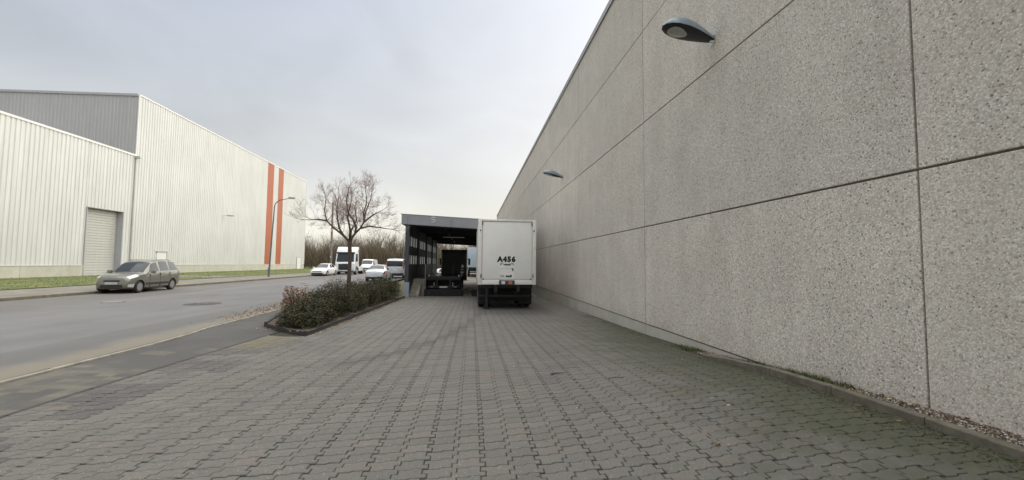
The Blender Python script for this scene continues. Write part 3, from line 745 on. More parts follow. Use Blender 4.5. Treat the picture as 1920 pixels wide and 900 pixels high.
# ------------------------------------------------------------------ loading dock canopy
CY0, CY1, CXL = 26.0, 47.5, -4.1
can = thing('dock_canopy', (CXL, CY0, -.45), 'dark grey loading dock canopy with glazed left side beside the hedge', 'canopy')
FT = lambda x: 4.66-.048*(x+4.37); FB = lambda x: 4.05-.048*(x+4.37)
def slab(x0, x1, y0, y1, zt, zb):
    return MB().add([(x0, y0, zb(x0)), (x1, y0, zb(x1)), (x1, y1, zb(x1)), (x0, y1, zb(x0)), (x0, y0, zt(x0)), (x1, y0, zt(x1)), (x1, y1, zt(x1)), (x0, y1, zt(x0))],
                    [(0, 3, 2, 1), (4, 5, 6, 7), (0, 1, 5, 4), (1, 2, 6, 5), (2, 3, 7, 6), (3, 0, 4, 7)])
fx = [-4.37, -3.98, -1.3, 1.4, 3.7]
for a, b in zip(fx, fx[1:]): wbuild(slab(a+.008, b-.008, CY0-.05, CY0, FT, FB), 'fascia_panel', 'fascia', can)
for k in range(4):
    a, b = CY0+.01+k*5.37, CY0+(k+1)*5.37-.01
    wbuild(slab(-4.37, -4.33, a, b, FT, FB), 'fascia_panel', 'fascia', can)
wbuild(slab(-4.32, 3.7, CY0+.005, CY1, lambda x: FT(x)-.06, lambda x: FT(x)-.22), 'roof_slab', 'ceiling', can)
wbuild(slab(-4.42, 3.72, CY0-.07, CY0+.08, lambda x: FT(x)+.03, lambda x: FT(x)+.004), 'roof_edge', 'coping', can)
for k in range(5):
    y = CY0+.25+k*5.2
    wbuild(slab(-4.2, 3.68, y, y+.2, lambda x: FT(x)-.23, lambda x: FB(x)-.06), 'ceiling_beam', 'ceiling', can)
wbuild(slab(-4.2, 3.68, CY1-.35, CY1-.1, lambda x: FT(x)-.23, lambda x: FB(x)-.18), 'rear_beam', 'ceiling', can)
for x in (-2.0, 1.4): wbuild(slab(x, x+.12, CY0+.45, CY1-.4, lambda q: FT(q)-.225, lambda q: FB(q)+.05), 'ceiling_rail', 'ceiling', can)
wbuild(MB().box(-2.3, -.6, 33.0, 33.12, 3.66, 3.74, .01), 'ceiling_light', 'galv', can)
# swirl emblem on the fascia: a light S-shaped band
pts = [Vector((-2.40+.13*math.cos(a), 0, 4.34+.075+.075*math.sin(a))) for a in [R(20+q*25) for q in range(11)]]
pts += [Vector((-2.40+.13*math.cos(a), 0, 4.34-.075+.075*math.sin(a))) for a in [R(90-q*25) for q in range(1, 11)]]
mb = MB(); mb.tube([(p.x, CY0-.062, p.z) for p in pts], .026, 6); wbuild(mb, 'emblem', 'galv', can)
# left side: posts, cladding, glazing
gnd = lambda y: gy(y)
for k, y in enumerate((26.0, 30.9, 36.3, 41.7, 46.9)):
    wbuild(MB().box(CXL-.02, CXL+.22, y, y+.24, gnd(y)-.3, FB(CXL)+.05, .01), 'post', 'dark_steel' if k < 4 else 'fascia', can)
wbuild(MB().box(CXL-.05, CXL+.27, CY0-.035, CY0+.29, gnd(26)-.2, .44, .02), 'post_guard', 'guard', can)
bays = [(26.26, 30.88), (31.16, 36.28), (36.56, 41.68), (41.96, 46.88)]
for a, b in bays:
    fr = MB(); sx0, sx1 = CXL+.03, CXL+.12
    fr.box(sx0, sx1, a, b, gnd(a)-.2, 1.50)
    fr.box(sx0, sx1, a, b, 2.20, 2.68); fr.box(sx0, sx1, a, b, 3.42, 4.2)
    wbuild(fr, 'side_cladding', 'dark_panel', can)
    n = 4; w = (b-a)/n
    for z0, z1 in ((1.50, 2.20), (2.68, 3.42)):
        f = MB()
        for q in range(n+1):
            yy = a+q*w; f.box(sx0+.005, sx1-.005, max(a, yy-.09), min(b, yy+.09), z0, z1)
        f.box(sx0+.007, sx1-.007, a, b, z0, z0+.05).box(sx0+.007, sx1-.007, a, b, z1-.05, z1)
        fo = wbuild(f, 'window_frame', 'dark_panel', can)
        for q in range(n): wbuild(MB().box(sx0+.035, sx0+.05, a+q*w+.085, a+(q+1)*w-.085, z0+.045, z1-.045), 'pane', 'pane', fo)

# loading platform with cheek wall and steps inside the canopy
plat = thing('loading_platform', (-3.5, 28.5, -.5), 'stained concrete loading platform with steps inside the left of the canopy', 'platform')
wbuild(MB().box(-3.93, -3.08, 28.55, 46, -1, .56, .02), 'platform_block', 'dock_conc', plat)
wbuild(MB().prism([(26.75, -.9), (28.54, -.9), (28.54, .28), (28.3, .28), (26.75, -.36)], -3.52, -3.34, .015), 'cheek_wall', 'dock_conc', plat)
for q in range(5): wbuild(MB().box(-3.93, -3.525, 26.95+q*.32, 28.54, -.9, -.42+.17*(q+1)-.05, .01), 'step', 'dock_conc', plat)
wbuild(MB().tube([(-3.14, 28.75, .5), (-3.14, 28.75, 1.55)], .035, 8), 'rail_post', 'galv', plat)
wbuild(MB().tube([(-3.14, 28.75, 1.5), (-3.14, 33, 1.5)], .022, 6).tube([(-3.14, 33, .5), (-3.14, 33, 1.52)], .03, 6), 'hand_rail', 'galv', plat)

def stop_beam(x0, x1, label):
    z = gy(27.8); o = thing('wheel_stop', ((x0+x1)/2, 27.7, z), label, 'wheel stop', 'black beams across the dock lanes')
    wbuild(MB().box(x0, x1, 27.55, 27.85, z-.05, z+.42, .03), 'beam', 'rubber', o)
    for q in (.12, .5, .88): wbuild(MB().tube([(x0+(x1-x0)*q, 27.54, z+.2), (x0+(x1-x0)*q, 27.56, z+.2)], .04, 8), 'bolt', 'iron', o)
stop_beam(-3.08, -.52, 'low black beam across the left dock lane under the empty truck tail')
stop_beam(.02, 2.6, 'low black beam across the right dock lane, mostly behind the white trailer')

# ------------------------------------------------------------------ wheels
def wheel(parent, x0, x1, y, z, r, hubmat='hub', spokes=5, name='wheel', face=None):
    """tyre between x0 and x1 (parent space); face = the x side that shows the rim"""
    w = MB(); w.wheel_ring(x0, x1, y, z, [(0, r*.66), (.02, r*.9), (.14, r*.985), (.3, r), (.7, r), (.86, r*.985), (.98, r*.9), (1, r*.66)], 28)
    o = w.build(name, 'rubber', parent, 35)
    fx_ = face if face is not None else x0; sgn = -1 if fx_ == min(x0, x1) else 1
    b = MB(); b.wheel_ring(fx_+sgn*.002, fx_-sgn*.03, y, z, [(0, r*.66), (.0, r*.60), (1, r*.56)], 24)
    b.wheel_ring(fx_-sgn*.02, fx_+sgn*.008, y, z, [(0, r*.16), (1, r*.12)], 14)
    for k in range(spokes):
        a = 2*math.pi*k/spokes+.3; ca, sa = math.cos(a), math.sin(a); h = r*.085
        p = [(r*.1, -h), (r*.6, -h*1.25), (r*.6, h*1.25), (r*.1, h)]; q = len(b.v)
        for xx in (fx_+sgn*.004, fx_-sgn*.02):
            for u, v in p: b.v.append((xx, y+u*ca-v*sa, z+u*sa+v*ca))
        b.f += [(q, q+1, q+2, q+3), (q+4, q+7, q+6, q+5), (q, q+4, q+5, q+1), (q+1, q+5, q+6, q+2), (q+2, q+6, q+7, q+3), (q+3, q+7, q+4, q)]
    b.build('rim', hubmat, o, 35); return o

# ------------------------------------------------------------------ white swap body trailer A456
TX, TYR = 1.535, 17.8; TG = gy(18.5)
tr = thing('box_trailer', (TX, TYR, TG), 'white box trailer marked A456 backed up to the dock beside the wall', 'trailer')
tr.rotation_euler = (0, 0, 0)
TB, TT = .73-TG, 3.565-TG; HW = 1.265                      # local heights and half width
MB().box(-HW+.02, HW-.02, .11, 7.6, TB+.05, TT-.03, .02).build('box_body', 'body_white', tr)
MB().box(-HW+.006, -HW+.03, .2, 7.58, TB+.02, TB+.16).box(HW-.03, HW-.006, .2, 7.58, TB+.02, TB+.16).build('base_rail', 'galv', tr)
for s_ in (-1, 1):
    p = MB().box(min(s_*HW, s_*(HW-.165)), max(s_*HW, s_*(HW-.165)), 0, .2, TB, TT, .025).build('corner_post', 'post_white', tr, 40)
    MB().box(s_*(HW-.10)-.03, s_*(HW-.10)+.03, -.018, .001, TT-.52, TT-.46, .006).build('marker_light', 'dark_steel', p)
    MB().box(s_*(HW-.135)-.018, s_*(HW-.135)+.018, -.022, .001, TB+.30, TB+.46, .006).build('latch', 'iron', p)
MB().box(-HW+.17, HW-.17, .005, .2, TT-.085, TT-.002, .015).build('top_rail', 'post_white', tr, 40)
MB().box(-HW+.17, HW-.17, .0, .2, TB+.012, TB+.225, .02).build('bottom_rail', 'body_white', tr, 40)
dw = HW-.185
door = MB().box(-dw, dw, .03, .1, TB+.24, TT-.10, .012).build('rear_door', 'body_white', tr, 40)
for q in range(1, 6):
    pass
for s_ in (-1, 1):
    MB().box(s_*dw-.02 if s_ < 0 else dw-.02, s_*dw+.02 if s_ < 0 else dw+.02, .0, .05, TT-.26, TT-.11, .006).build('hinge', 'iron', door)
    MB().wheel_ring(s_*(dw-.05)-.028, s_*(dw-.05)+.028, .012, TB+.245, [(0, .03), (1, .03)], 10).build('door_roller', 'iron', door)
MB().box(-dw, dw, .012, .035, TB+.232, TB+.242).build('door_seal', 'iron', door)
# step plate, recess, plate and lights in the middle of the door (photo: x 937-968)
MB().box(-.345, -.315, .0, .05, TB+.245, TB+.98, .006).box(.295, .325, .0, .05, TB+.245, TB+.98, .006).box(-.315, .295, .008, .05, TB+.72, TB+.80, .008).box(-.315, .295, .018, .032, TB+.245, TB+.72).build('step_plate', 'body_white', door, 40)
MB().box(-.15, .15, -.006, .02, TB+.855, TB+.90, .004).box(-.30, -.285, .004, .03, TB+.84, TB+.93).box(.265, .28, .004, .03, TB+.84, TB+.93).box(-.26, -.18, .004, .03, TB+.925, TB+.94).box(.15, .25, .004, .03, TB+.925, TB+.94).build('door_handle', 'iron', door)
MB().box(.22, .275, .004, .03, TB+.60, TB+.70, .004).box(.19, .25, .004, .03, TB+.68, TB+.71).build('handle_catch', 'iron', door)
MB().box(-.285, -.12, .012, .02, TB+.33, TB+.43).build('sticker', 'galv', door)
lb = MB().box(-.345, .325, -.05, .03, TB-.02, TB+.20, .012).build('light_panel', 'dark_steel', tr, 40)
MB().box(-.25, -.09, -.062, -.049, TB+.035, TB+.16, .006).build('number_plate', 'plate', lb)
MB().box(.06, .22, -.07, -.049, TB+.03, TB+.16, .012).build('orange_light', 'orange_lens', lb)
MB().box(-.06, .04, -.066, -.049, TB+.045, TB+.10, .008).build('reflector', 'iron', lb)
MB().box(-.34, -.27, -.066, -.049, TB+.06, TB+.14, .008).build('reflector', 'iron', lb)
def text_mesh(txt, size, name, material, parent, loc, rot, depth=.003, offset=.0, shear=0., spacing=1.):
    cu = bpy.data.curves.new(name, 'FONT'); cu.body = txt; cu.size = size; cu.extrude = depth; cu.offset = offset; cu.shear = shear; cu.space_character = spacing
    cu.align_x = 'CENTER'; cu.align_y = 'BOTTOM_BASELINE'; cu.resolution_u = 4
    to = bpy.data.objects.new(name, cu); COL.objects.link(to)
    dg = bpy.context.evaluated_depsgraph_get(); me = bpy.data.meshes.new_from_object(to.evaluated_get(dg)); me.name = name
    bpy.data.objects.remove(to); me.materials.clear()
    o = link_mesh(name, me, material, parent); o.location = loc; o.rotation_euler = rot; return o
text_mesh('A456', .30, 'lettering', 'letter', door, (-.03, .027, TB+1.005), (R(90), 0, 0), .003, .022, .0, 1.25)
text_mesh('M-G 3', .12, 'small_lettering', 'letter', door, (.06, .015, TB+.335), (R(90), 0, 0), .002, .009) if False else None
MB().box(-.05, .03, .009, .02, TB+.33, TB+.41).box(.045, .11, .009, .02, TB+.32, TB+.40).box(.125, .2, .009, .02, TB+.335, TB+.43).build('worn_lettering', 'letter', door)
# running gear
MB().box(-.55, -.42, -.0, 7.9, TB-.30, TB-.005).box(.42, .55, .0, 7.9, TB-.30, TB-.005).box(-1.15, 1.15, .3, .5, TB-.16, TB-.01).box(-1.2, 1.2, 3.4, 3.6, TB-.16, TB-.01).box(-1.2, 1.2, 6.6, 6.8, TB-.16, TB-.01).build('chassis_frame', 'chassis', tr)
MB().box(-1.18, 1.18, .55, .65, .50, .60, .02).box(-.5, -.42, .56, .66, .5, TB-.2).box(.42, .5, .56, .66, .5, TB-.2).build('underrun_bar', 'chassis', tr, 40)
for y in (1.72, 3.1):
    MB().tube([(-1., y, .46), (1., y, .46)], .07, 8).build('axle', 'chassis', tr)
    for s_ in (-1, 1):
        wheel(tr, s_*1.22, s_*.93, y, .465, .47, 'hub', 8, face=s_*1.22); wheel(tr, s_*.9, s_*.63, y, .465, .47, 'hub', 8, face=s_*.9)
for s_ in (-1, 1):
    MB().box(s_*.92-.3, s_*.92+.3, 1.02, 1.04, .16, .92).build('mudflap', 'rubber', tr)
    if s_ < 0: MB().box(-.92, -.80, .36, .48, .02, TB-.02, .012).box(-.99, -.73, .3, .54, .0, .03).build('support_leg', 'chassis', tr)
MB().box(-1.2, 1.1, 1.06, 1.08, .30, TB-.01).build('underside_fill', 'rubber', tr)  # added black sheet standing in for the deep shade under the trailer
shade_block = MB().box(-1.0, 1.0, 4.2, 6.4, .45, TB-.05, .05).build('underside_shade_block', 'chassis', tr)  # added block, fills the open space below the box body to imitate shade

# ------------------------------------------------------------------ empty chassis truck in the left lane
GT = gy(29)
ck = thing('chassis_truck', (-1.85, 27.95, GT), 'black lorry without body, bare flat chassis backed into the left dock lane', 'truck')
dz = .69-GT
MB().box(-1.14, 1.14, .06, 7.4, dz+.0, dz+.07, .015).build('deck', 'deck', ck)
MB().box(-.5, -.38, .05, 9.6, dz-.32, dz-.002).box(.38, .5, .05, 9.6, dz-.32, dz-.002).box(-1.1, 1.1, .1, .22, dz-.2, dz-.002).box(-1.1, 1.1, 3.5, 3.65, dz-.2, dz-.002).box(-1.1, 1.1, 7.2, 7.35, dz-.2, dz-.002).build('chassis_frame', 'chassis', ck)
MB().box(-1.13, 1.13, 0, .055, dz-.14, dz+.068, .01).build('tail_board', 'chassis', ck)
rb = MB().box(-1.05, 1.05, -.03, .05, dz-.72, dz-.56, .015).box(-.5, -.4, -.02, .05, dz-.6, dz-.14).box(.4, .5, -.02, .05, dz-.6, dz-.14).build('underrun_bar', 'chassis', ck, 40)
for s_ in (-1, 1):
    MB().box(s_*.78-.10, s_*.78+.10, -.05, -.028, dz-.66, dz-.61, .01).build('tail_light', 'hub', rb)
    MB().box(s_*.62-.02, s_*.62+.02, -.06, -.01, dz-.56, dz-.34, .008).build('lamp_bracket', 'galv', rb)
MB().box(-.26, .26, -.05, -.031, dz-.69, dz-.59, .004).build('number_plate', 'galv', rb)
for s_ in (-1, 1):
    MB().tube([(s_*1.0, .3, dz+.07), (s_*1.0, .3, dz+.16)], [.06, .04], 10).tube([(s_*1.0, 7.0, dz+.07), (s_*1.0, 7.0, dz+.16)], [.06, .04], 10).build('twist_lock', 'galv', ck)
for y in (1.9, 3.25, 8.9):
    for s_ in (-1, 1):
        wheel(ck, s_*1.15, s_*.86, y, .47, .48, 'hub', 8, face=s_*1.15)
        if y < 5: wheel(ck, s_*.83, s_*.56, y, .47, .48, 'hub', 8, face=s_*.83)
for s_ in (-1, 1): MB().box(s_*.86-.3, s_*.86+.3, 1.2, 1.23, .2, .95).build('mudflap', 'rubber', ck)
MB().box(-1.1, 1.1, .62, .64, .45, dz-.01).build('underside_fill', 'rubber', ck)  # added black sheet, closes bright gaps in the dark below the deck
cb = .35
cab = MB().prism([(8.0, .75), (10.1, .6), (10.2, 1.5), (10.05, 2.5), (9.75, 3.2), (8.5, 3.36), (8.0, 3.3)], -1.1+cb, 1.1+cb, .05).build('cab', 'paint_black', ck, 40)
MB().box(-.9+cb, .9+cb, 7.96, 8.0, 3.0, 3.3, .02).build('roof_deflector', 'chassis', cab)
MB().box(-.95+cb, .95+cb, 7.97, 8.0, 1.0, 2.85, .02).build('rear_panel', 'dark_panel', cab)
MB().box(.55+cb, .83+cb, 7.945, 7.975, 1.36, 1.44).box(.60+cb, .80+cb, 7.945, 7.975, 1.60, 1.66).add([(.58+cb, 7.95, 1.82), (.86+cb, 7.95, 1.82), (.72+cb, 7.95, 2.1), (.58+cb, 7.97, 1.82), (.86+cb, 7.97, 1.82), (.72+cb, 7.97, 2.1)], [(0, 1, 2), (3, 5, 4), (0, 3, 4, 1), (1, 4, 5, 2), (2, 5, 3, 0)]).build('sticker', 'galv', cab)
MB().tube([(-.1+cb, 7.9, 1.2), (-.05+cb, 7.8, 1.7), (.0+cb, 7.9, 2.0)], .035, 6).build('air_hose', 'flush_kerb', cab)
MB().box(1.02+cb, 1.1+cb, 7.9, 8.0, .9, 3.0).box(-1.1+cb, -1.02+cb, 7.9, 8.0, .9, 3.0).build('side_fairing', 'paint_black', cab)
for s_ in (-1, 1): MB().box(s_*1.28-.09+cb, s_*1.28+.09+cb, 9.85, 9.95, 2.0, 2.6, .03).box(s_*1.15-.06+cb, s_*1.15+.06+cb, 9.88, 9.92, 2.5, 2.55).build('wing_mirror', 'black_plastic', cab)

# ------------------------------------------------------------------ cars
def make_car(name, loc, rz, label, cat, st, L, paint, wheels, r, arch_in=.28, sides=(), ws=None, rw=None, front=None, rear=None, group=None, spokes=7):
    """st rows: y, z bottom, z belt, z top, half width low, belt, top.  Front at y=0, facing -Y before the turn."""
    t = thing(name, loc, label, cat, group, rz)
    st = np.array(st, float)
    def row(y):
        return [float(np.interp(y, st[:, 0], st[:, k])) for k in range(1, 7)]
    NSEC = 9
    def sect(y):
        zb, zm, zt, wl, wm, wt = row(y); h = zm-zb
        return [(0, zb), (wl*.82, zb), (wl*.965, zb+.10*h), (wl, zb+.38*h), (wl*.995, zb+.72*h), (wm, zm), (wt, zt-.055 if zt-zm > .08 else zt-.3*(zt-zm)), (wt*.82, zt-.008), (0, zt+.018)]
    def P(y, u, off=0.):
        u = max(0, min(NSEC-1, u)); i = min(int(u), NSEC-2); f = u-i
        s0 = sect(y); a, b = s0[i], s0[i+1]
        return Vector((a[0]+(b[0]-a[0])*f, y, a[1]+(b[1]-a[1])*f))
    ys = sorted(set([round(v, 3) for v in np.linspace(0, L, int(L/.07)+1)]+[round(v, 3) for v in st[:, 0]]))
    bm = bmesh.new(); rings = []
    for y in ys:
        s0 = sect(y); rg = [bm.verts.new((x, y, z)) for x, z in s0]; lg = [bm.verts.new((-x, y, z)) for x, z in s0[1:-1][::-1]]
        rings.append(rg+lg)
    n = len(rings[0])
    for i in range(len(rings)-1):
        for j in range(n): bm.faces.new((rings[i][j], rings[i][(j+1) % n], rings[i+1][(j+1) % n], rings[i+1][j]))
    bm.faces.new(rings[0]); bm.faces.new(rings[-1][::-1])
    bmesh.ops.recalc_face_normals(bm, faces=bm.faces[:])
    me = bpy.data.meshes.new('body'); bm.to_mesh(me); bm.free()
    body = link_mesh('body', me, paint, t)
    wl_ = float(st[:, 4].max())
    # wheel arches are cut out of the shell
    cut = MB()
    for wy in wheels:
        for s_ in (-1, 1): cut.wheel_ring(s_*(wl_+.2), s_*(wl_-arch_in), wy, r, [(0, r*1.16), (1, r*1.16)], 28)
    co = cut.build('cutter', 'rubber', None)
    md = body.modifiers.new('b', 'BOOLEAN'); md.operation = 'DIFFERENCE'; md.object = co; md.solver = 'EXACT'
    co.matrix_world = Matrix.Identity(4); sv_ = t.matrix_basis.copy(); t.matrix_basis = Matrix.Identity(4)
    bpy.context.view_layer.update()
    dg = bpy.context.evaluated_depsgraph_get(); me2 = bpy.data.meshes.new_from_object(body.evaluated_get(dg))
    body.modifiers.clear(); me2.materials.clear(); me2.materials.append(MATS[paint]); me2.name = 'body'; body.data = me2; me2.polygons.foreach_set('use_smooth', [True]*len(me2.polygons)); me2.set_sharp_from_angle(angle=R(32))
    bpy.data.objects.remove(co); t.matrix_basis = sv_
    for wy in wheels:
        for s_ in (-1, 1):
            ww = .2
            wheel(t, s_*(wl_-.02), s_*(wl_-.02-ww), wy, r, r, 'hub', spokes, face=s_*(wl_-.02))
            lin = MB(); k = len(lin.v); N = 18
            for x in (s_*(wl_-.035), s_*(wl_-arch_in+.01)):
                for j in range(N+1):
                    a = R(-25)+R(230)*j/N; lin.v.append((x, wy+r*1.145*math.cos(a), r+r*1.145*math.sin(a)))
            for j in range(N): lin.f.append((j, j+1, N+2+j, N+1+j))
            lin.f.append(tuple(range(N+1, 2*N+2)))
            lin.build('wheel_arch', 'rubber', t)
    def patch(nm, material, y0, y1, u0, u1, side, nu=8, nv=10, off=.006, parent=body, slant=(0, 0), thick=0):
        """window or lamp lying on the shell; side -1 / +1, or 0 for a pane across the middle"""
        mb = MB(); ctr = P((y0+y1)/2, (u0+u1)/2)
        def pt(y, u, sg):
            p = P(y, u); du = P(y, u+.02)-P(y, u-.02); dy = P(y+.02, u)-P(y-.02, u)
            nn = du.cross(dy)
            if nn.length < 1e-9: nn = Vector((0, 0, 1))
            nn.normalize()
            if nn.z < 0 and abs(nn.x) < .5: nn = -nn
            if nn.x < -.2: nn = -nn
            p = p+nn*off; return (p.x*sg, p.y, p.z)
        if side == 0: us = [(u0+(u1-u0)*k/nu, 1) for k in range(nu+1)]; us = us+[(u, -1) for u, _ in us[-2::-1]]
        else: us = [(u0+(u1-u0)*k/nu, side) for k in range(nu+1)]
        for j in range(nv+1):
            for k, (u, sg) in enumerate(us):
                f = (u-u0)/(u1-u0) if u1 > u0 else 0
                a = y0+slant[0]*f; b = y1+slant[1]*f
                mb.v.append(pt(a+(b-a)*j/nv, u, sg))
        m_ = len(us)
        for j in range(nv):
            for k in range(m_-1): mb.f.append((j*m_+k, j*m_+k+1, (j+1)*m_+k+1, (j+1)*m_+k))
        return mb.build(nm, material, parent, 40)
    if ws: patch('windscreen', 'glass', ws[0], ws[1], 6.15, 8, 0)
    if rw: patch('rear_window', 'glass', rw[0], rw[1], 6.15, 8, 0)
    for (y0, y1, sl) in sides:
        for s_ in (-1, 1): patch('side_window', 'glass', y0, y1, 5.12, 5.94, s_, slant=sl)
    return t, body, patch, row

# olive grey high-roof estate car parked on the far side, nose towards the camera
st = [(0, .32, .60, .66, .50, .46, .38), (.04, .26, .68, .76, .63, .59, .50), (.12, .22, .75, .83, .73, .69, .59), (.26, .20, .81, .89, .80, .76, .66), (.5, .19, .87, .945, .835, .80, .70), (.95, .19, .935, 1.02, .845, .815, .72),
      (1.05, .19, .945, 1.05, .845, .815, .70), (1.3, .19, .965, 1.26, .845, .815, .665), (1.6, .19, .985, 1.485, .845, .815, .63), (1.8, .19, .99, 1.58, .845, .815, .62), (2.1, .19, 1.0, 1.65, .845, .815, .61), (2.6, .19, 1.02, 1.70, .845, .815, .605), (3.2, .19, 1.03, 1.69, .845, .815, .60),
      (3.6, .20, 1.05, 1.65, .84, .81, .595), (3.82, .22, 1.06, 1.60, .835, .805, .60), (3.92, .26, 1.05, 1.46, .82, .79, .59), (3.98, .32, 1.02, 1.12, .79, .75, .58)]
zr = surf(-17.6, 23)
car, body, patch, row = make_car('parked_car', (-17.45, 21.95, zr), R(5.5), 'olive grey small estate car parked before the white halls, nose to camera', 'car', st, 3.98, 'paint_olive', (.64, 3.30), .31,
    sides=((1.28, 2.12, (.36, -.02)), (2.26, 3.0, (.02, -.04)), (3.10, 3.78, (.02, -.10))), ws=(1.06, 1.72))
for s_ in (-1, 1):
    patch('headlight', 'headlight', .10, .52, 4.7, 6.3, s_, off=.008)
    patch('fog_light', 'headlight', .06, .26, 2.3, 3.2, s_, off=.008)
    MB().box(s_*.98-.09, s_*.98+.09, 1.28, 1.44, .97, 1.14, .04).build('wing_mirror', 'paint_olive', body, 40)
    MB().tube([(s_*.55, 2.0, 1.63), (s_*.56, 2.2, 1.685), (s_*.56, 3.2, 1.70), (s_*.55, 3.4, 1.65)], .012, 6).build('roof_rail', 'lamppost', body)
    MB().box(s_*.847-.008, s_*.847+.008, 1.06, 2.92, .40, .50, .006).build('side_strip', 'black_plastic', body)
    MB().box(s_*.842-.012, s_*.842+.012, 1.98, 2.12, .86, .89, .004).box(s_*.842-.012, s_*.842+.012, 2.86, 3.0, .88, .91, .004).build('door_handle', 'paint_olive', body)
    MB().box(s_*.838-.010, s_*.838+.010, 1.36, 1.37, .28, .97).box(s_*.838-.010, s_*.838+.010, 2.185, 2.195, .28, 1.0).box(s_*.838-.010, s_*.838+.010, 3.04, 3.048, .62, 1.02).build('door_gap', 'rubber', body)
    patch('tail_light', 'red_lens', 3.90, 3.96, 4.0, 4.8, s_, off=.004)
MB().box(-.34, .34, -.012, .09, .585, .66, .012).build('grille', 'black_plastic', body, 40)
MB().box(-.46, .46, -.012, .1, .31, .44, .012).build('lower_grille', 'black_plastic', body, 40)
MB().box(-.26, .26, -.035, -.015, .455, .565, .004).build('number_plate', 'galv', body)
MB().tube([(-.6, 1.08, 1.045), (0, 1.04, 1.06), (.6, 1.08, 1.045)], .02, 6).build('wiper_cowl', 'black_plastic', body)

# white compact car further along, facing the camera
stw = [(0, .30, .50, .55, .60, .56, .5), (.06, .22, .58, .64, .76, .72, .62), (.3, .18, .68, .74, .86, .82, .68), (1.0, .17, .84, .90, .89, .86, .72), (1.2, .17, .87, .95, .89, .86, .72), (2.0, .17, .91, 1.39, .89, .85, .60),
       (2.4, .17, .92, 1.46, .89, .85, .59), (3.1, .17, .95, 1.45, .89, .85, .585), (3.9, .2, .98, 1.25, .88, .83, .58), (4.2, .28, .97, 1.05, .84, .78, .6), (4.3, .38, .9, .95, .74, .68, .55)]
zr = surf(-17.6, 51)
car, body, patch, row = make_car('parked_car', (-17.75, 49.6, zr), R(-2), 'white compact car parked facing the camera past the street lamp', 'car', stw, 4.3, 'paint_white', (.85, 3.5), .31,
    sides=((1.6, 2.5, (.45, -.02)), (2.6, 3.4, (.02, -.05)),), ws=(1.22, 1.98))
for s_ in (-1, 1):
    patch('headlight', 'headlight', .1, .5, 5.0, 6.4, s_, off=.008)
    MB().box(s_*1.0-.09, s_*1.0+.09, 1.45, 1.6, .9, 1.05, .04).build('wing_mirror', 'paint_white', body, 40)
MB().box(-.5, .5, -.02, .1, .50, .58, .012).build('grille', 'black_plastic', body)
MB().box(-.6, .6, -.02, .1, .24, .38, .012).build('lower_grille', 'black_plastic', body)
MB().box(-.26, .26, -.035, -.012, .39, .49, .004).build('number_plate', 'plate', body)

# silver saloon seen from behind beyond the hedge
sts = [(0, .35, .60, .66, .62, .58, .5), (.08, .24, .76, .86, .78, .74, .66), (.3, .2, .90, .98, .87, .82, .70), (.75, .18, .94, 1.04, .895, .85, .70), (1.0, .18, .94, 1.16, .895, .85, .66), (1.5, .18, .94, 1.40, .895, .85, .58), (1.9, .18, .93, 1.45, .895, .85, .56),
       (2.6, .18, .91, 1.44, .895, .85, .57), (3.3, .18, .88, 1.10, .89, .85, .68), (3.6, .18, .86, .94, .89, .85, .72), (4.3, .2, .72, .78, .86, .81, .68), (4.5, .3, .60, .66, .72, .66, .55)]
zr = surf(-8.3, 39)
car, body, patch, row = make_car('parked_car', (-8.35, 36.7, zr), R(2.5), 'silver saloon car seen from behind, parked beyond the hedge left of the canopy', 'car', sts, 4.5, 'paint_silver', (.9, 3.6), .315,
    sides=((1.35, 2.05, (.28, -.02)), (2.13, 2.95, (.02, -.35)),), rw=(.82, 1.46), ws=(2.7, 3.5))
for s_ in (-1, 1):
    patch('tail_light', 'red_lens', .06, .32, 4.2, 5.1, s_, off=.01)
    MB().box(s_*1.0-.09, s_*1.0+.09, 2.95, 3.1, .92, 1.05, .04).build('wing_mirror', 'paint_silver', body, 40)
MB().box(-.26, .26, -.02, .02, .62, .73, .004).build('number_plate', 'plate', body)
MB().box(-.72, .72, -.02, .1, .26, .40, .02).build('rear_bumper_trim', 'black_plastic', body, 40)

# silver van seen from behind
stv = [(0, .36, 1.10, 1.2, .86, .82, .78), (.05, .3, 1.15, 1.85, .94, .91, .80), (.16, .26, 1.16, 2.0, .95, .93, .80), (.5, .24, 1.16, 2.06, .95, .93, .80), (3.4, .24, 1.14, 2.06, .95, .93, .80), (3.8, .24, 1.12, 1.9, .95, .92, .78), (4.4, .24, 1.08, 1.35, .95, .9, .74), (4.6, .24, 1.05, 1.15, .94, .9, .72), (5.0, .26, .90, .98, .9, .84, .7), (5.1, .34, .72, .8, .8, .74, .62)]
zr = surf(-7.9, 45)
car, body, patch, row = make_car('parked_van', (-7.95, 43.9, zr), R(2), 'silver white van seen from behind next to the dark canopy post', 'van', stv, 5.1, 'paint_silver', (1., 4.1), .33,
    sides=((.5, 1.6, (0, 0)), (1.75, 2.8, (0, 0)), (2.95, 3.9, (.02, -.3)),), ws=(3.85, 4.5))
MB().box(-.74, .74, -.0, .1, 1.22, 1.76, .04).build('rear_window', 'glass', body, 40)
MB().box(-.8, .8, .005, .12, 1.18, 1.82, .04).build('window_surround', 'black_plastic', body, 40)
for s_ in (-1, 1): MB().box(s_*.87-.055, s_*.87+.055, -.0, .1, 1.0, 1.7, .03).build('tail_light', 'red_lens', body, 40)
MB().box(-.26, .26, -.03, .01, .82, .94, .004).build('number_plate', 'plate', body)
MB().box(-.36, -.28, -.03, .02, .95, 1.02).box(.28, .36, -.03, .02, .95, 1.02).build('tailgate_handle', 'black_plastic', body)
MB().box(-.85, .85, -.03, .1, .34, .56, .03).build('bumper', 'black_plastic', body, 40)

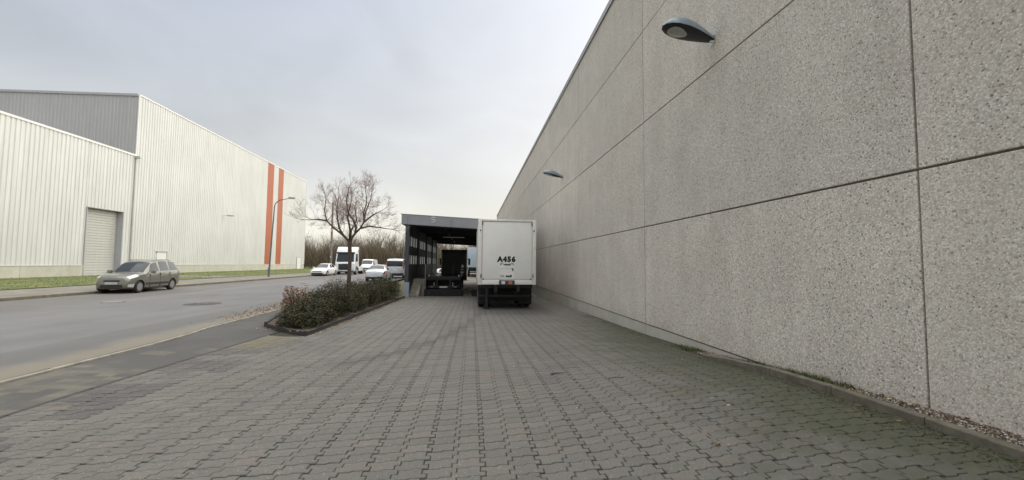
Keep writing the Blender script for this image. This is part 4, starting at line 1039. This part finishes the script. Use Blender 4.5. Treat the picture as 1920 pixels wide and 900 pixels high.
# white van facing the camera behind the tractor unit
stn = [(0, .34, .72, .8, .8, .74, .62), (.1, .26, .90, .98, .9, .84, .7), (.5, .24, 1.05, 1.15, .94, .9, .72), (.7, .24, 1.08, 1.35, .95, .9, .74), (1.4, .24, 1.12, 1.95, .95, .92, .80), (1.8, .24, 1.14, 2.12, .97, .93, .82), (4.9, .24, 1.16, 2.12, .97, .93, .82), (5.1, .3, 1.1, 1.95, .93, .9, .8)]
zr = surf(-16.6, 66)
car, body, patch, row = make_car('parked_van', (-16.1, 65.0, zr), R(3), 'white van facing the camera beside the white tractor unit', 'van', stn, 5.1, 'paint_white', (.95, 4.), .34,
    sides=((1.2, 1.95, (.35, 0)),), ws=(.72, 1.42))
for s_ in (-1, 1):
    patch('headlight', 'headlight', .12, .4, 4.9, 6.3, s_, off=.01)
    MB().box(s_*1.08-.1, s_*1.08+.1, 1.2, 1.34, 1.15, 1.45, .04).build('wing_mirror', 'black_plastic', body, 40)
MB().box(-.6, .6, -.02, .12, .60, .78, .02).build('grille', 'black_plastic', body, 40)
MB().box(-.8, .8, -.03, .15, .32, .55, .03).build('bumper', 'black_plastic', body, 40)
MB().box(-.26, .26, -.045, -.028, .45, .55, .004).build('number_plate', 'plate', body)

# white tractor unit
zr = surf(-16.2, 57)
tu = thing('tractor_unit', (-16.55, 56.0, zr), 'white articulated lorry tractor unit without trailer behind the bare street tree', 'truck', None, R(1.5))
cabw = MB().prism([(0.02, .45), (.0, 1.5), (.12, 1.62), (.42, 2.75), (.75, 3.35), (1.15, 3.68), (2.15, 3.72), (2.25, 3.6), (2.25, .9), (1.75, .9), (1.6, 1.08), (.7, 1.08), (.55, .45)], -1.22, 1.22, .05).build('cab', 'paint_white', tu, 35)
MB().add([(-1.1, .085, 1.72), (1.1, .085, 1.72), (1.02, .40, 2.80), (-1.02, .40, 2.80), (-1.1, .16, 1.70), (1.1, .16, 1.70), (1.02, .47, 2.78), (-1.02, .47, 2.78)], [(0, 1, 2, 3), (4, 7, 6, 5), (0, 4, 5, 1), (1, 5, 6, 2), (2, 6, 7, 3), (3, 7, 4, 0)]).build('windscreen', 'glass', cabw)
MB().box(-1.15, 1.15, .27, .52, 2.80, 2.98, .03).build('sun_visor', 'dark_panel', cabw, 40)
for s_ in (-1, 1):
    MB().add([(s_*1.224, .50, 1.75), (s_*1.224, 1.35, 1.75), (s_*1.224, 1.35, 2.6), (s_*1.224, .72, 2.6), (s_*1.20, .50, 1.75), (s_*1.20, 1.35, 1.75), (s_*1.20, 1.35, 2.6), (s_*1.20, .72, 2.6)], [(0, 1, 2, 3), (4, 7, 6, 5), (0, 4, 5, 1), (1, 5, 6, 2), (2, 6, 7, 3), (3, 7, 4, 0)]).build('side_window', 'glass', cabw)
    MB().box(s_*1.42-.11, s_*1.42+.11, .22, .42, 1.75, 2.75, .05).box(s_*1.3-.08, s_*1.3+.08, .28, .34, 2.6, 2.66).build('wing_mirror', 'dark_panel', cabw, 40)
    MB().box(s_*.9-.22, s_*.9+.22, -.04, .05, .52, .78, .04).build('headlight', 'headlight', cabw, 40)
    MB().box(s_*1.2-.05, s_*1.2+.05, 2.3, 4.6, .45, 1.05, .05).build('side_skirt', 'paint_white', tu, 40)
    MB().box(s_*1.215-.02, s_*1.215+.02, 1.75, 2.0, 3.05, 3.3, .02).build('roof_vent', 'dark_panel', cabw)
    wheel(tu, s_*1.21, s_*.9, 1.15, .5, .5, 'hub', 8, face=s_*1.21); wheel(tu, s_*1.21, s_*.9, 4.9, .5, .5, 'hub', 8, face=s_*1.21); wheel(tu, s_*.88, s_*.6, 4.9, .5, .5, 'hub', 8, face=s_*.88)
gr = MB().box(-.82, .82, -.035, .05, .62, 1.42, .05).build('grille', 'black_plastic', cabw, 40)
for q in range(4): MB().box(-.76, .76, -.05, -.034, .70+q*.17, .78+q*.17, .01).build('slat', 'dark_panel', gr)
MB().box(-.3, .3, -.05, -.03, 1.45, 1.5).build('brand_bar', 'galv', cabw)
MB().box(-.26, .26, -.06, -.03, .48, .58).build('number_plate', 'plate', cabw)
MB().box(-1.2, 1.2, -.03, .3, .32, .46, .04).build('bumper', 'dark_panel', tu, 40)
MB().box(-.5, .5, 2.2, 6.0, .6, .95, .03).box(-.6, .6, 4.4, 5.4, .95, 1.12, .05).build('rear_chassis', 'chassis', tu, 40)
MB().prism([(2.26, 1.0), (2.7, 1.0), (2.35, 3.4), (2.26, 3.4)], -1.15, -1.05).prism([(2.26, 1.0), (2.7, 1.0), (2.35, 3.4), (2.26, 3.4)], 1.05, 1.15).build('side_fairing', 'paint_white', tu)

# pale blue box lorry and white car far behind the canopy
bl = thing('box_lorry', (.6, 60, surf(.6, 62)), 'pale blue box lorry beyond the dock, just left of the white trailer', 'truck')
MB().box(-1.2, 1.2, 0, 7, 1.35, 4.25, .04).build('box_body', 'paint_ice', bl, 40)
MB().box(-1.05, 1.05, .03, 8, .8, 1.3).build('chassis_frame', 'chassis', bl)
MB().box(-1.1, 1.1, -.02, .06, .55, .7).build('underrun_bar', 'chassis', bl)
MB().prism([(7.2, .6), (9.2, .6), (9.25, 1.8), (8.9, 3.0), (7.2, 3.1)], -1.15, 1.15, .06).build('cab', 'paint_white', bl, 40)
for y in (1.5, 8.2):
    for s_ in (-1, 1): wheel(bl, s_*1.18, s_*.85, y, .48, .48, face=s_*1.18)
zr = surf(-.9, 55)
car, body, patch, row = make_car('parked_car', (-.55, 52, zr+.0), R(88), 'white car standing crosswise behind the dock, seen under the canopy', 'car', stw, 4.3, 'paint_white', (.85, 3.5), .31,
    sides=((1.6, 2.5, (.45, -.02)), (2.6, 3.4, (.02, -.05)),), ws=(1.22, 1.98))
for s_ in (-1, 1): patch('headlight', 'headlight', .1, .5, 5.0, 6.4, s_, off=.008)

# ------------------------------------------------------------------ street furniture
def street_lamp(x, y, hgt, reach, lean, label, rz=0.):
    z = surf(x, y)+.1; t = thing('street_lamp', (x, y, z), label, 'street lamp', 'curved arm street lamps', rz)
    pts = [(0, 0, -.2), (lean*.5, 0, hgt*.45), (lean, 0, hgt*.87)]
    rr = [.085, .07, .055]
    for q in range(1, 7):
        a = R(90)*q/6; pts.append((lean+reach*.55*(1-math.cos(a)), 0, hgt*.87+hgt*.10*math.sin(a))); rr.append(.05-.003*q)
    pts.append((lean+reach*.75, 0, hgt*.985)); rr.append(.032)
    MB().tube(pts, rr, 10).build('post', 'lamppost', t, 50)
    MB().tube([(0, 0, -.2), (0, 0, .9)], .10, 10).build('post_base', 'lamppost', t, 50)
    h = MB().prism([(-.13, -.05), (.13, -.05), (.11, .07), (.05, .11), (-.05, .11), (-.11, .07)], lean+reach*.68, lean+reach, .03)
    h.v = [(a, b, c+hgt*.985) for a, b, c in h.v]; h.build('lamp_head', 'coping', t, 40)
    l = MB().box(lean+reach*.72, lean+reach*.97, -.10, .10, hgt*.985-.085, hgt*.985-.048, .01); l.build('lamp_lens', 'lens', t); return t
street_lamp(-20.05, 43.2, 8.05, 1.95, .28, 'grey curved street lamp on the verge before the orange stripes')
street_lamp(-14.3, 88, 8.2, 1.7, .1, 'thin distant street lamp left of the canopy before the woods')
def utility_pole(x, y, h, label):
    z = surf(x, y); t = thing('utility_pole', (x, y, z), label, 'pole')
    MB().tube([(0, 0, -.3), (.02, 0, h*.5), (.05, 0, h)], [.16, .14, .11], 10).build('pole', 'pole_wood', t, 50)
    MB().tube([(0, -.16, 2.2), (0, -.16, 2.5)], .06, 8).box(-.1, .1, -.2, -.13, h*.58, h*.62).build('pole_fitting', 'galv', t); return t
utility_pole(-19.65, 60, 10.1, 'tall wooden utility pole between the white hall and the tractor unit')
# manholes in the road and a small one
def manhole(x, y, r, label, material='iron'):
    z = surf(x, y); t = thing('manhole_cover', (x, y, z), label, 'manhole', 'manhole covers in the road')
    MB().tube([(0, 0, -.02), (0, 0, .006)], r*1.18, 28).build('frame', 'walk' if material == 'iron' else 'iron', t)
    mb = MB().tube([(0, 0, 0), (0, 0, .012)], r, 28); 
    for q in range(6):
        a = q*math.pi/3; mb.box(r*.55*math.cos(a)-.05, r*.55*math.cos(a)+.05, r*.55*math.sin(a)-.05, r*.55*math.sin(a)+.05, .012, .016)
    mb.build('lid', material, t)
manhole(-10.28, 17.05, .52, 'large round iron manhole cover in the road near the hedge')
manhole(-13.98, 17.7, .30, 'small pale worn manhole cover in the road before the olive car', 'iron_pale')

# ------------------------------------------------------------------ hedge bed
bx0 = lambda y: float(np.interp(y, [10.9, 11.8, 15, 20, 26], [-5.35, -5.5, -6.25, -6.5, -6.6]))
bed = thing('hedge_bed', (-4.9, 18, -.3), 'long planting bed with a low dark kerb left of the yard', 'planting bed')
vs = []; ysb = ar(10.95, 26, .5)
for y in ysb:
    for q in range(5): x0_ = max(bx0(y), float(np.interp(y, [10.9, 11.75, 11.8], [-4.2, -5.4, -9]))); x = x0_+(-4.14-x0_)*q/4; vs.append((x, y, surf(x, y)+.07+.03*mnoise.noise((x*2, y*2, 0))))
mb = MB(); mb.add(vs, [(j*5+i, j*5+i+1, j*5+i+6, j*5+i+5) for j in range(len(ysb)-1) for i in range(4)]); wbuild(mb, 'soil', 'soil', bed)
def bed_edge(p, q):
    p, q = Vector(p), Vector(q); L = (q-p).length; n = max(1, round(L/1.0)); d = (q-p)/L; w = Vector((-d.y, d.x))*.04
    for k in range(n):
        a, b = p+d*(L*k/n+.005), p+d*(L*(k+1)/n-.005); za, zb = surf(a.x, a.y), surf(b.x, b.y); t = .10+random.uniform(-.006, .006)
        vs = [(a-w)[:]+(za-.2,), (a+w)[:]+(za-.2,), (b+w)[:]+(zb-.2,), (b-w)[:]+(zb-.2,), (a-w)[:]+(za+t,), (a+w)[:]+(za+t,), (b+w)[:]+(zb+t,), (b-w)[:]+(zb+t,)]
        mb = MB(); mb.add(vs, [(0, 3, 2, 1), (4, 5, 6, 7), (0, 1, 5, 4), (1, 2, 6, 5), (2, 3, 7, 6), (3, 0, 4, 7)]); wbuild(mb, 'kerb_stone', 'dark_kerb', bed)
bed_edge((-4.10, 10.92), (-4.10, 26.2)); bed_edge((-5.42, 11.75), (-4.16, 10.90))
pts = [(bx0(y), y) for y in (11.8, 13.4, 15, 20, 26)]
for a, b in zip(pts, pts[1:]): bed_edge(a, b)

def shrub(x, y, rx, ry, h, n, cols, label, group=None, size=(.026, .056), name='shrub', stems=22, leafless=False):
    z = surf(x, y)+.05; t = thing(name, (x, y, z), label, 'shrub', group)
    V, F_, C = [], [], []; sd_ = random.random()*50
    for _ in range(n):
        a = random.random()*2*math.pi; u = random.random()**.42; ph = math.asin(min(1, random.random()))
        rr = u*(1+.30*mnoise.noise((math.cos(a)*1.6+sd_, math.sin(a)*1.6, ph*1.5)))
        px, py, pz = rx*rr*math.cos(a)*math.cos(ph*.85), ry*rr*math.sin(a)*math.cos(ph*.85), h*(.03+rr*math.sin(ph)**.62*.97)
        pz += .06*h*mnoise.noise((px*2.3+sd_, py*2.3, 7))
        if mnoise.noise(((x+px)*3.1, (y+py)*3.1, pz*3.1)) < -.30 and u > .6: continue
        l = random.uniform(*size); M3 = Matrix.Rotation(random.random()*6.28, 3, 'Z') @ Matrix.Rotation(random.gauss(.5, .6), 3, 'X') @ Matrix.Rotation(random.gauss(0, .5), 3, 'Y')
        b = len(V)
        for v in ((-.5*l, 0, 0), (0, -.30*l, .05*l), (.6*l, 0, 0), (0, .30*l, .05*l)): p = M3 @ Vector(v); V.append((px+p.x, py+p.y, pz+p.z))
        F_ += [(b, b+1, b+2), (b, b+2, b+3)]
        q = mnoise.noise(((x+px)*1.7, (y+py)*1.7, pz*2)); w = [1.+2.2*q, 1, 1-1.2*q, .5]
        c = random.choices(cols, [max(.08, k) for k in (w+[.5]*8)[:len(cols)]])[0]; k = random.uniform(.75, 1.25)
        C += [tuple(v*k for v in c)]*2
    tint_mesh('foliage', V, F_, C, 'leaf', t)
    sm = MB()
    for _ in range(stems):
        a = random.random()*6.28; u = random.uniform(.35, .95); e = Vector((rx*u*math.cos(a), ry*u*math.sin(a), h*random.uniform(.55, 1.06)))
        sm.tube([(e.x*.1, e.y*.1, -.05), (e.x*.5, e.y*.5, e.z*.6), tuple(e)], [.014, .009, .003], 5, False)
    sm.build('stem', 'bark', t); return t
GR = [(.034, .042, .018), (.052, .054, .025), (.076, .072, .036), (.078, .054, .034), (.025, .030, .014)]
GB = [(.075, .058, .034), (.05, .054, .026), (.09, .065, .04), (.042, .046, .024)]
hedge = [(-4.66, 12.0, .58, .75, .50, 'low dark green shrub at the front corner of the hedge bed'),
         (-4.80, 13.1, .80, .95, .68, 'second dark green shrub of the hedge, behind the front corner shrub'),
         (-4.85, 14.8, .85, 1.1, .95, 'bushy dark green hedge shrub beside the dry brown one'),
         (-4.80, 16.7, .80, 1.2, .88, 'middle dark green shrub of the long hedge'),
         (-4.80, 18.8, .82, 1.3, 1.02, 'dark green hedge shrub right of the tree trunk'),
         (-4.80, 21.0, .80, 1.4, .92, 'dark green hedge shrub one before the last toward the canopy'),
         (-4.80, 23.4, .85, 1.6, 1.12, 'last dark green hedge shrub next to the canopy post')]
for x, y, rx, ry, h, lab in hedge:
    shrub(x, y, rx, ry, h, int(19000*rx*ry/.9), GR, lab, 'dark shrubs of the hedge beside the yard')
shrub(-5.65, 19.2, 1.0, 1.3, .98, 9500, GB, 'brownish low shrub mound around the foot of the street tree', 'dark shrubs of the hedge beside the yard')
# dry brown shrub with withered flower heads
dry = shrub(-5.72, 14.2, .46, .46, .88, 3200, [(.22, .14, .085), (.28, .185, .115), (.15, .09, .055), (.33, .24, .16)], 'dry brown withered shrub at the road end of the hedge', None, (.03, .065), 'dry_shrub', 26)
# fallen leaves along the bed edge
V, F_, C = flakes(1500, lambda y: random.choice([-4.02+abs(random.gauss(0, .10)), random.uniform(-5.3, -4.15)]), lambda: random.uniform(10.7, 26), lambda x, y: surf(x, y)+(.012 if x > -4.06 else .10), lambda: random.uniform(.012, .035), lc)
tag(tint_mesh('leaf_litter', V, F_, C, 'debris'), 'dry brown leaves along the dark kerb of the hedge bed', 'leaves', kind='stuff')
V, F_, C = flakes(1300, lambda y: GUT(y)+random.gauss(-.35, .28), lambda: random.triangular(11.5, 24, 15.5), lambda x, y: surf(x, y)+.012, lambda: random.uniform(.015, .04), lc)
tag(tint_mesh('leaf_litter', V, F_, C, 'debris'), 'rusty leaves swept together in the road gutter beside the hedge', 'leaves', kind='stuff')
V, F_, C = flakes(110, lambda y: random.uniform(-5, 4), lambda: random.uniform(3.2, 20), lambda x, y: surf(x, y)+.005, lambda: random.uniform(.004, .011), lc+[(.4, .38, .33), (.3, .28, .24)], .3)
tag(tint_mesh('grit', V, F_, C, 'debris'), 'tiny pale grit and crumbs lying about on the pavers', 'grit', kind='stuff')

# ------------------------------------------------------------------ trees
def grow(mb, rng, p, d, ln, r, depth, maxd, spread, up, nseg=3, side=None, thin=.6, kink=.22, kids=(2, 3), tips=None):
    pts, rad = [p.copy()], [r]; q = p.copy(); dd = d.normalized()
    for i in range(nseg):
        dd = (dd+Vector((rng.gauss(0, kink), rng.gauss(0, kink), rng.gauss(0, kink*.6)+up))).normalized()
        q = q+dd*(ln/nseg); pts.append(q.copy()); rad.append(r*(1-(1-thin)*(i+1)/nseg))
    mb.tube(pts, rad, 7 if depth < 2 else (5 if depth < 3 else 3), depth == 0)
    if depth >= maxd: return
    for i in range(1, len(pts)):
        nk = rng.randint(*kids) if i == len(pts)-1 else (1 if rng.random() < (.75 if depth > 0 else .3) else 0)
        for _ in range(nk):
            ax = Vector((rng.gauss(0, 1), rng.gauss(0, 1), rng.gauss(0, .5))); ax = (ax-dd*ax.dot(dd)).normalized()
            nd_ = (dd+ax*rng.uniform(*spread)).normalized()
            grow(mb, rng, pts[i], nd_, ln*rng.uniform(.58, .82), max(.0035, rad[i]*rng.uniform(.5, .75)), depth+1, maxd, spread, up, nseg, side, thin, kink, kids)
rng = random.Random(11)
tz = surf(-5.72, 20)
tree = thing('street_tree', (-5.72, 20, tz), 'bare spreading street tree with twisted limbs standing in the hedge bed', 'tree')
MB().tube([(0, 0, -.1), (.01, .02, .9), (.03, 0, 1.8), (.0, 0, 2.62), (.02, 0, 2.85)], [.125, .095, .085, .095, .09], 12).build('trunk', 'bark', tree, 60)
limbs = [  # limb polylines placed by the photograph, then twigs
    [(0, 0, 2.7), (-.32, .1, 3.0), (-.55, .15, 3.35), (-.66, .2, 3.8), (-.70, .2, 4.3), (-.62, .2, 4.9)],
    [(-.32, .1, 3.0), (-.72, -.1, 3.35), (-1.0, -.2, 3.65), (-1.12, -.2, 4.1), (-1.05, -.3, 4.6)],
    [(-1.0, -.2, 3.65), (-1.35, -.25, 3.72), (-1.75, -.3, 3.68)],
    [(0, 0, 2.75), (.20, .1, 3.1), (.25, .1, 3.4), (.10, .15, 3.75), (-.18, .2, 4.1), (-.28, .2, 4.7), (-.2, .2, 5.1)],
    [(.20, .1, 3.1), (.46, 0, 3.35), (.62, 0, 3.65), (.72, -.05, 4.2), (.92, -.1, 4.7), (.98, -.1, 5.1)],
    [(.46, 0, 3.35), (.85, .2, 3.48), (1.3, .3, 3.42), (1.75, .35, 3.36)],
    [(.62, 0, 3.65), (1.0, .1, 4.0), (1.35, .1, 4.2)],
    [(0, 0, 2.75), (.15, -.5, 3.2), (.1, -.8, 3.8), (.25, -.9, 4.4)],
    [(0, 0, 2.75), (-.1, .5, 3.25), (.05, .85, 3.8), (-.1, 1.0, 4.5)],
    [(.62, 0, 3.65), (.55, .2, 4.15), (.66, .25, 4.6), (.60, .25, 5.2)]]
lb_ = MB(); tw = MB()
for L in limbs:
    n = len(L); r0 = .064 if L[0][0] == 0 and L[0][1] == 0 else .05
    rr = [r0*(1-.72*i/(n-1)) for i in range(n)]; lb_.tube(L, rr, 7)
    for i in range(1, n):
        p0, p1 = Vector(L[i-1]), Vector(L[i])
        for _ in range(4 if i > 1 else 0):
            f = rng.random(); p = p0.lerp(p1, f); ax = Vector((rng.gauss(0, 1), rng.gauss(0, 1), rng.gauss(.35, .7))).normalized()
            grow(tw, rng, p, ((p1-p0).normalized()*.5+ax).normalized(), rng.uniform(.32, .58), max(.007, rr[i]*.28), 1, 4, (.4, .95), .06, 3, kink=.17, kids=(1, 3))
    grow(tw, rng, Vector(L[-1]), (Vector(L[-1])-Vector(L[-2])), .42, rr[-1], 1, 4, (.35, .8), .06, 3, kink=.15, kids=(2, 2))
lb_.build('limb', 'bark', tree, 60); tw.build('twigs', 'twig_bark', tree)['kind'] = 'stuff'

def far_tree_mesh(seed, h, wide, maxd=4):
    rg = random.Random(seed); tr_, cr = MB(), MB()
    tr_.tube([(0, 0, -.2), (rg.gauss(0, .1), rg.gauss(0, .1), h*.25), (rg.gauss(0, .2), rg.gauss(0, .2), h*.5), (rg.gauss(0, .35), rg.gauss(0, .35), h*.8)], [h*.018, h*.015, h*.011, h*.005], 6)
    for i in range(12):
        f = .22+.6*i/12; z = h*f; a = rg.random()*6.28
        grow(cr, rg, Vector((0, 0, z)), Vector((math.cos(a)*wide, math.sin(a)*wide, .75)), h*.26*(1.15-f*.6), h*.007, 1, maxd, (.4, .95), .06, 3, kids=(1, 3))
    return tr_, cr
FM = []
for sdx, (h, wd) in enumerate([(9.5, .6), (8.2, .8), (10.5, .5), (7.2, .9), (8.8, .7)]):
    a, b = far_tree_mesh(40+sdx, h, wd)
    t = thing('bare_tree', (0, 0, -500), None, None); mt = 'bark_pale' if sdx in (3,) else 'bark_far'
    a.build('trunk', mt, t); b.build('crown', mt, t); FM.append(t)
rg = random.Random(5); used = set()
spots = []
for k in range(110):
    u = rg.random(); y = 98+45*rg.random()**1.2
    x = -58+80*u if k < 78 else rg.uniform(-14, 22)
    spots.append((x, y))
for k, (x, y) in enumerate(spots):
    i = k % 5
    if i in used: t = copy_tree(FM[i])
    else: t = FM[i]; used.add(i)
    t.location = (x, y, surf(x, y)-.15); t.rotation_euler = (0, 0, rg.random()*6.28); s_ = rg.uniform(.78, 1.16); t.scale = (s_, s_, s_*rg.uniform(.9, 1.1))
    tag(t, 'bare brownish tree in the wood behind the street', 'tree', 'bare trees of the wood behind the street')
# the undergrowth that reads as one mass
V, F_, C = [], [], []
bc = [(.125, .098, .066), (.16, .125, .082), (.09, .072, .048), (.185, .15, .098), (.10, .095, .055)]
for _ in range(60000):
    x = rg.uniform(-64, 26); y = rg.uniform(99, 148); z0 = surf(x, y)-.1; h = rg.uniform(.8, 5.4)*(1+.5*mnoise.noise((x*.12, y*.12, 0)))
    a = rg.random()*6.28; lx, ly = rg.gauss(0, .35)*h, rg.gauss(0, .35)*h; w = rg.uniform(.02, .055); b = len(V); zb = z0+rg.random()**1.4*h*.8
    V += [(x-w*math.cos(a), y-w*math.sin(a), zb), (x+w*math.cos(a), y+w*math.sin(a), zb), (x+lx, y+ly, zb+h)]
    F_.append((b, b+1, b+2)); C.append(rg.choice(bc))
tag(tint_mesh('undergrowth', V, F_, C, 'leaf'), 'brown leafless undergrowth of the wood behind the street', 'undergrowth', kind='stuff')
V, F_, C = blades(5000, lambda y: rg.uniform(-62, 8), lambda: rg.uniform(86, 104), lambda x, y: surf(x, y), lambda: rg.uniform(.2, .7), [(.22, .19, .09), (.16, .16, .06), (.26, .22, .12)], .5)
tag(tint_mesh('tall_grass', V, F_, C, 'leaf'), 'pale dry grass at the edge of the wood', 'grass', kind='stuff')
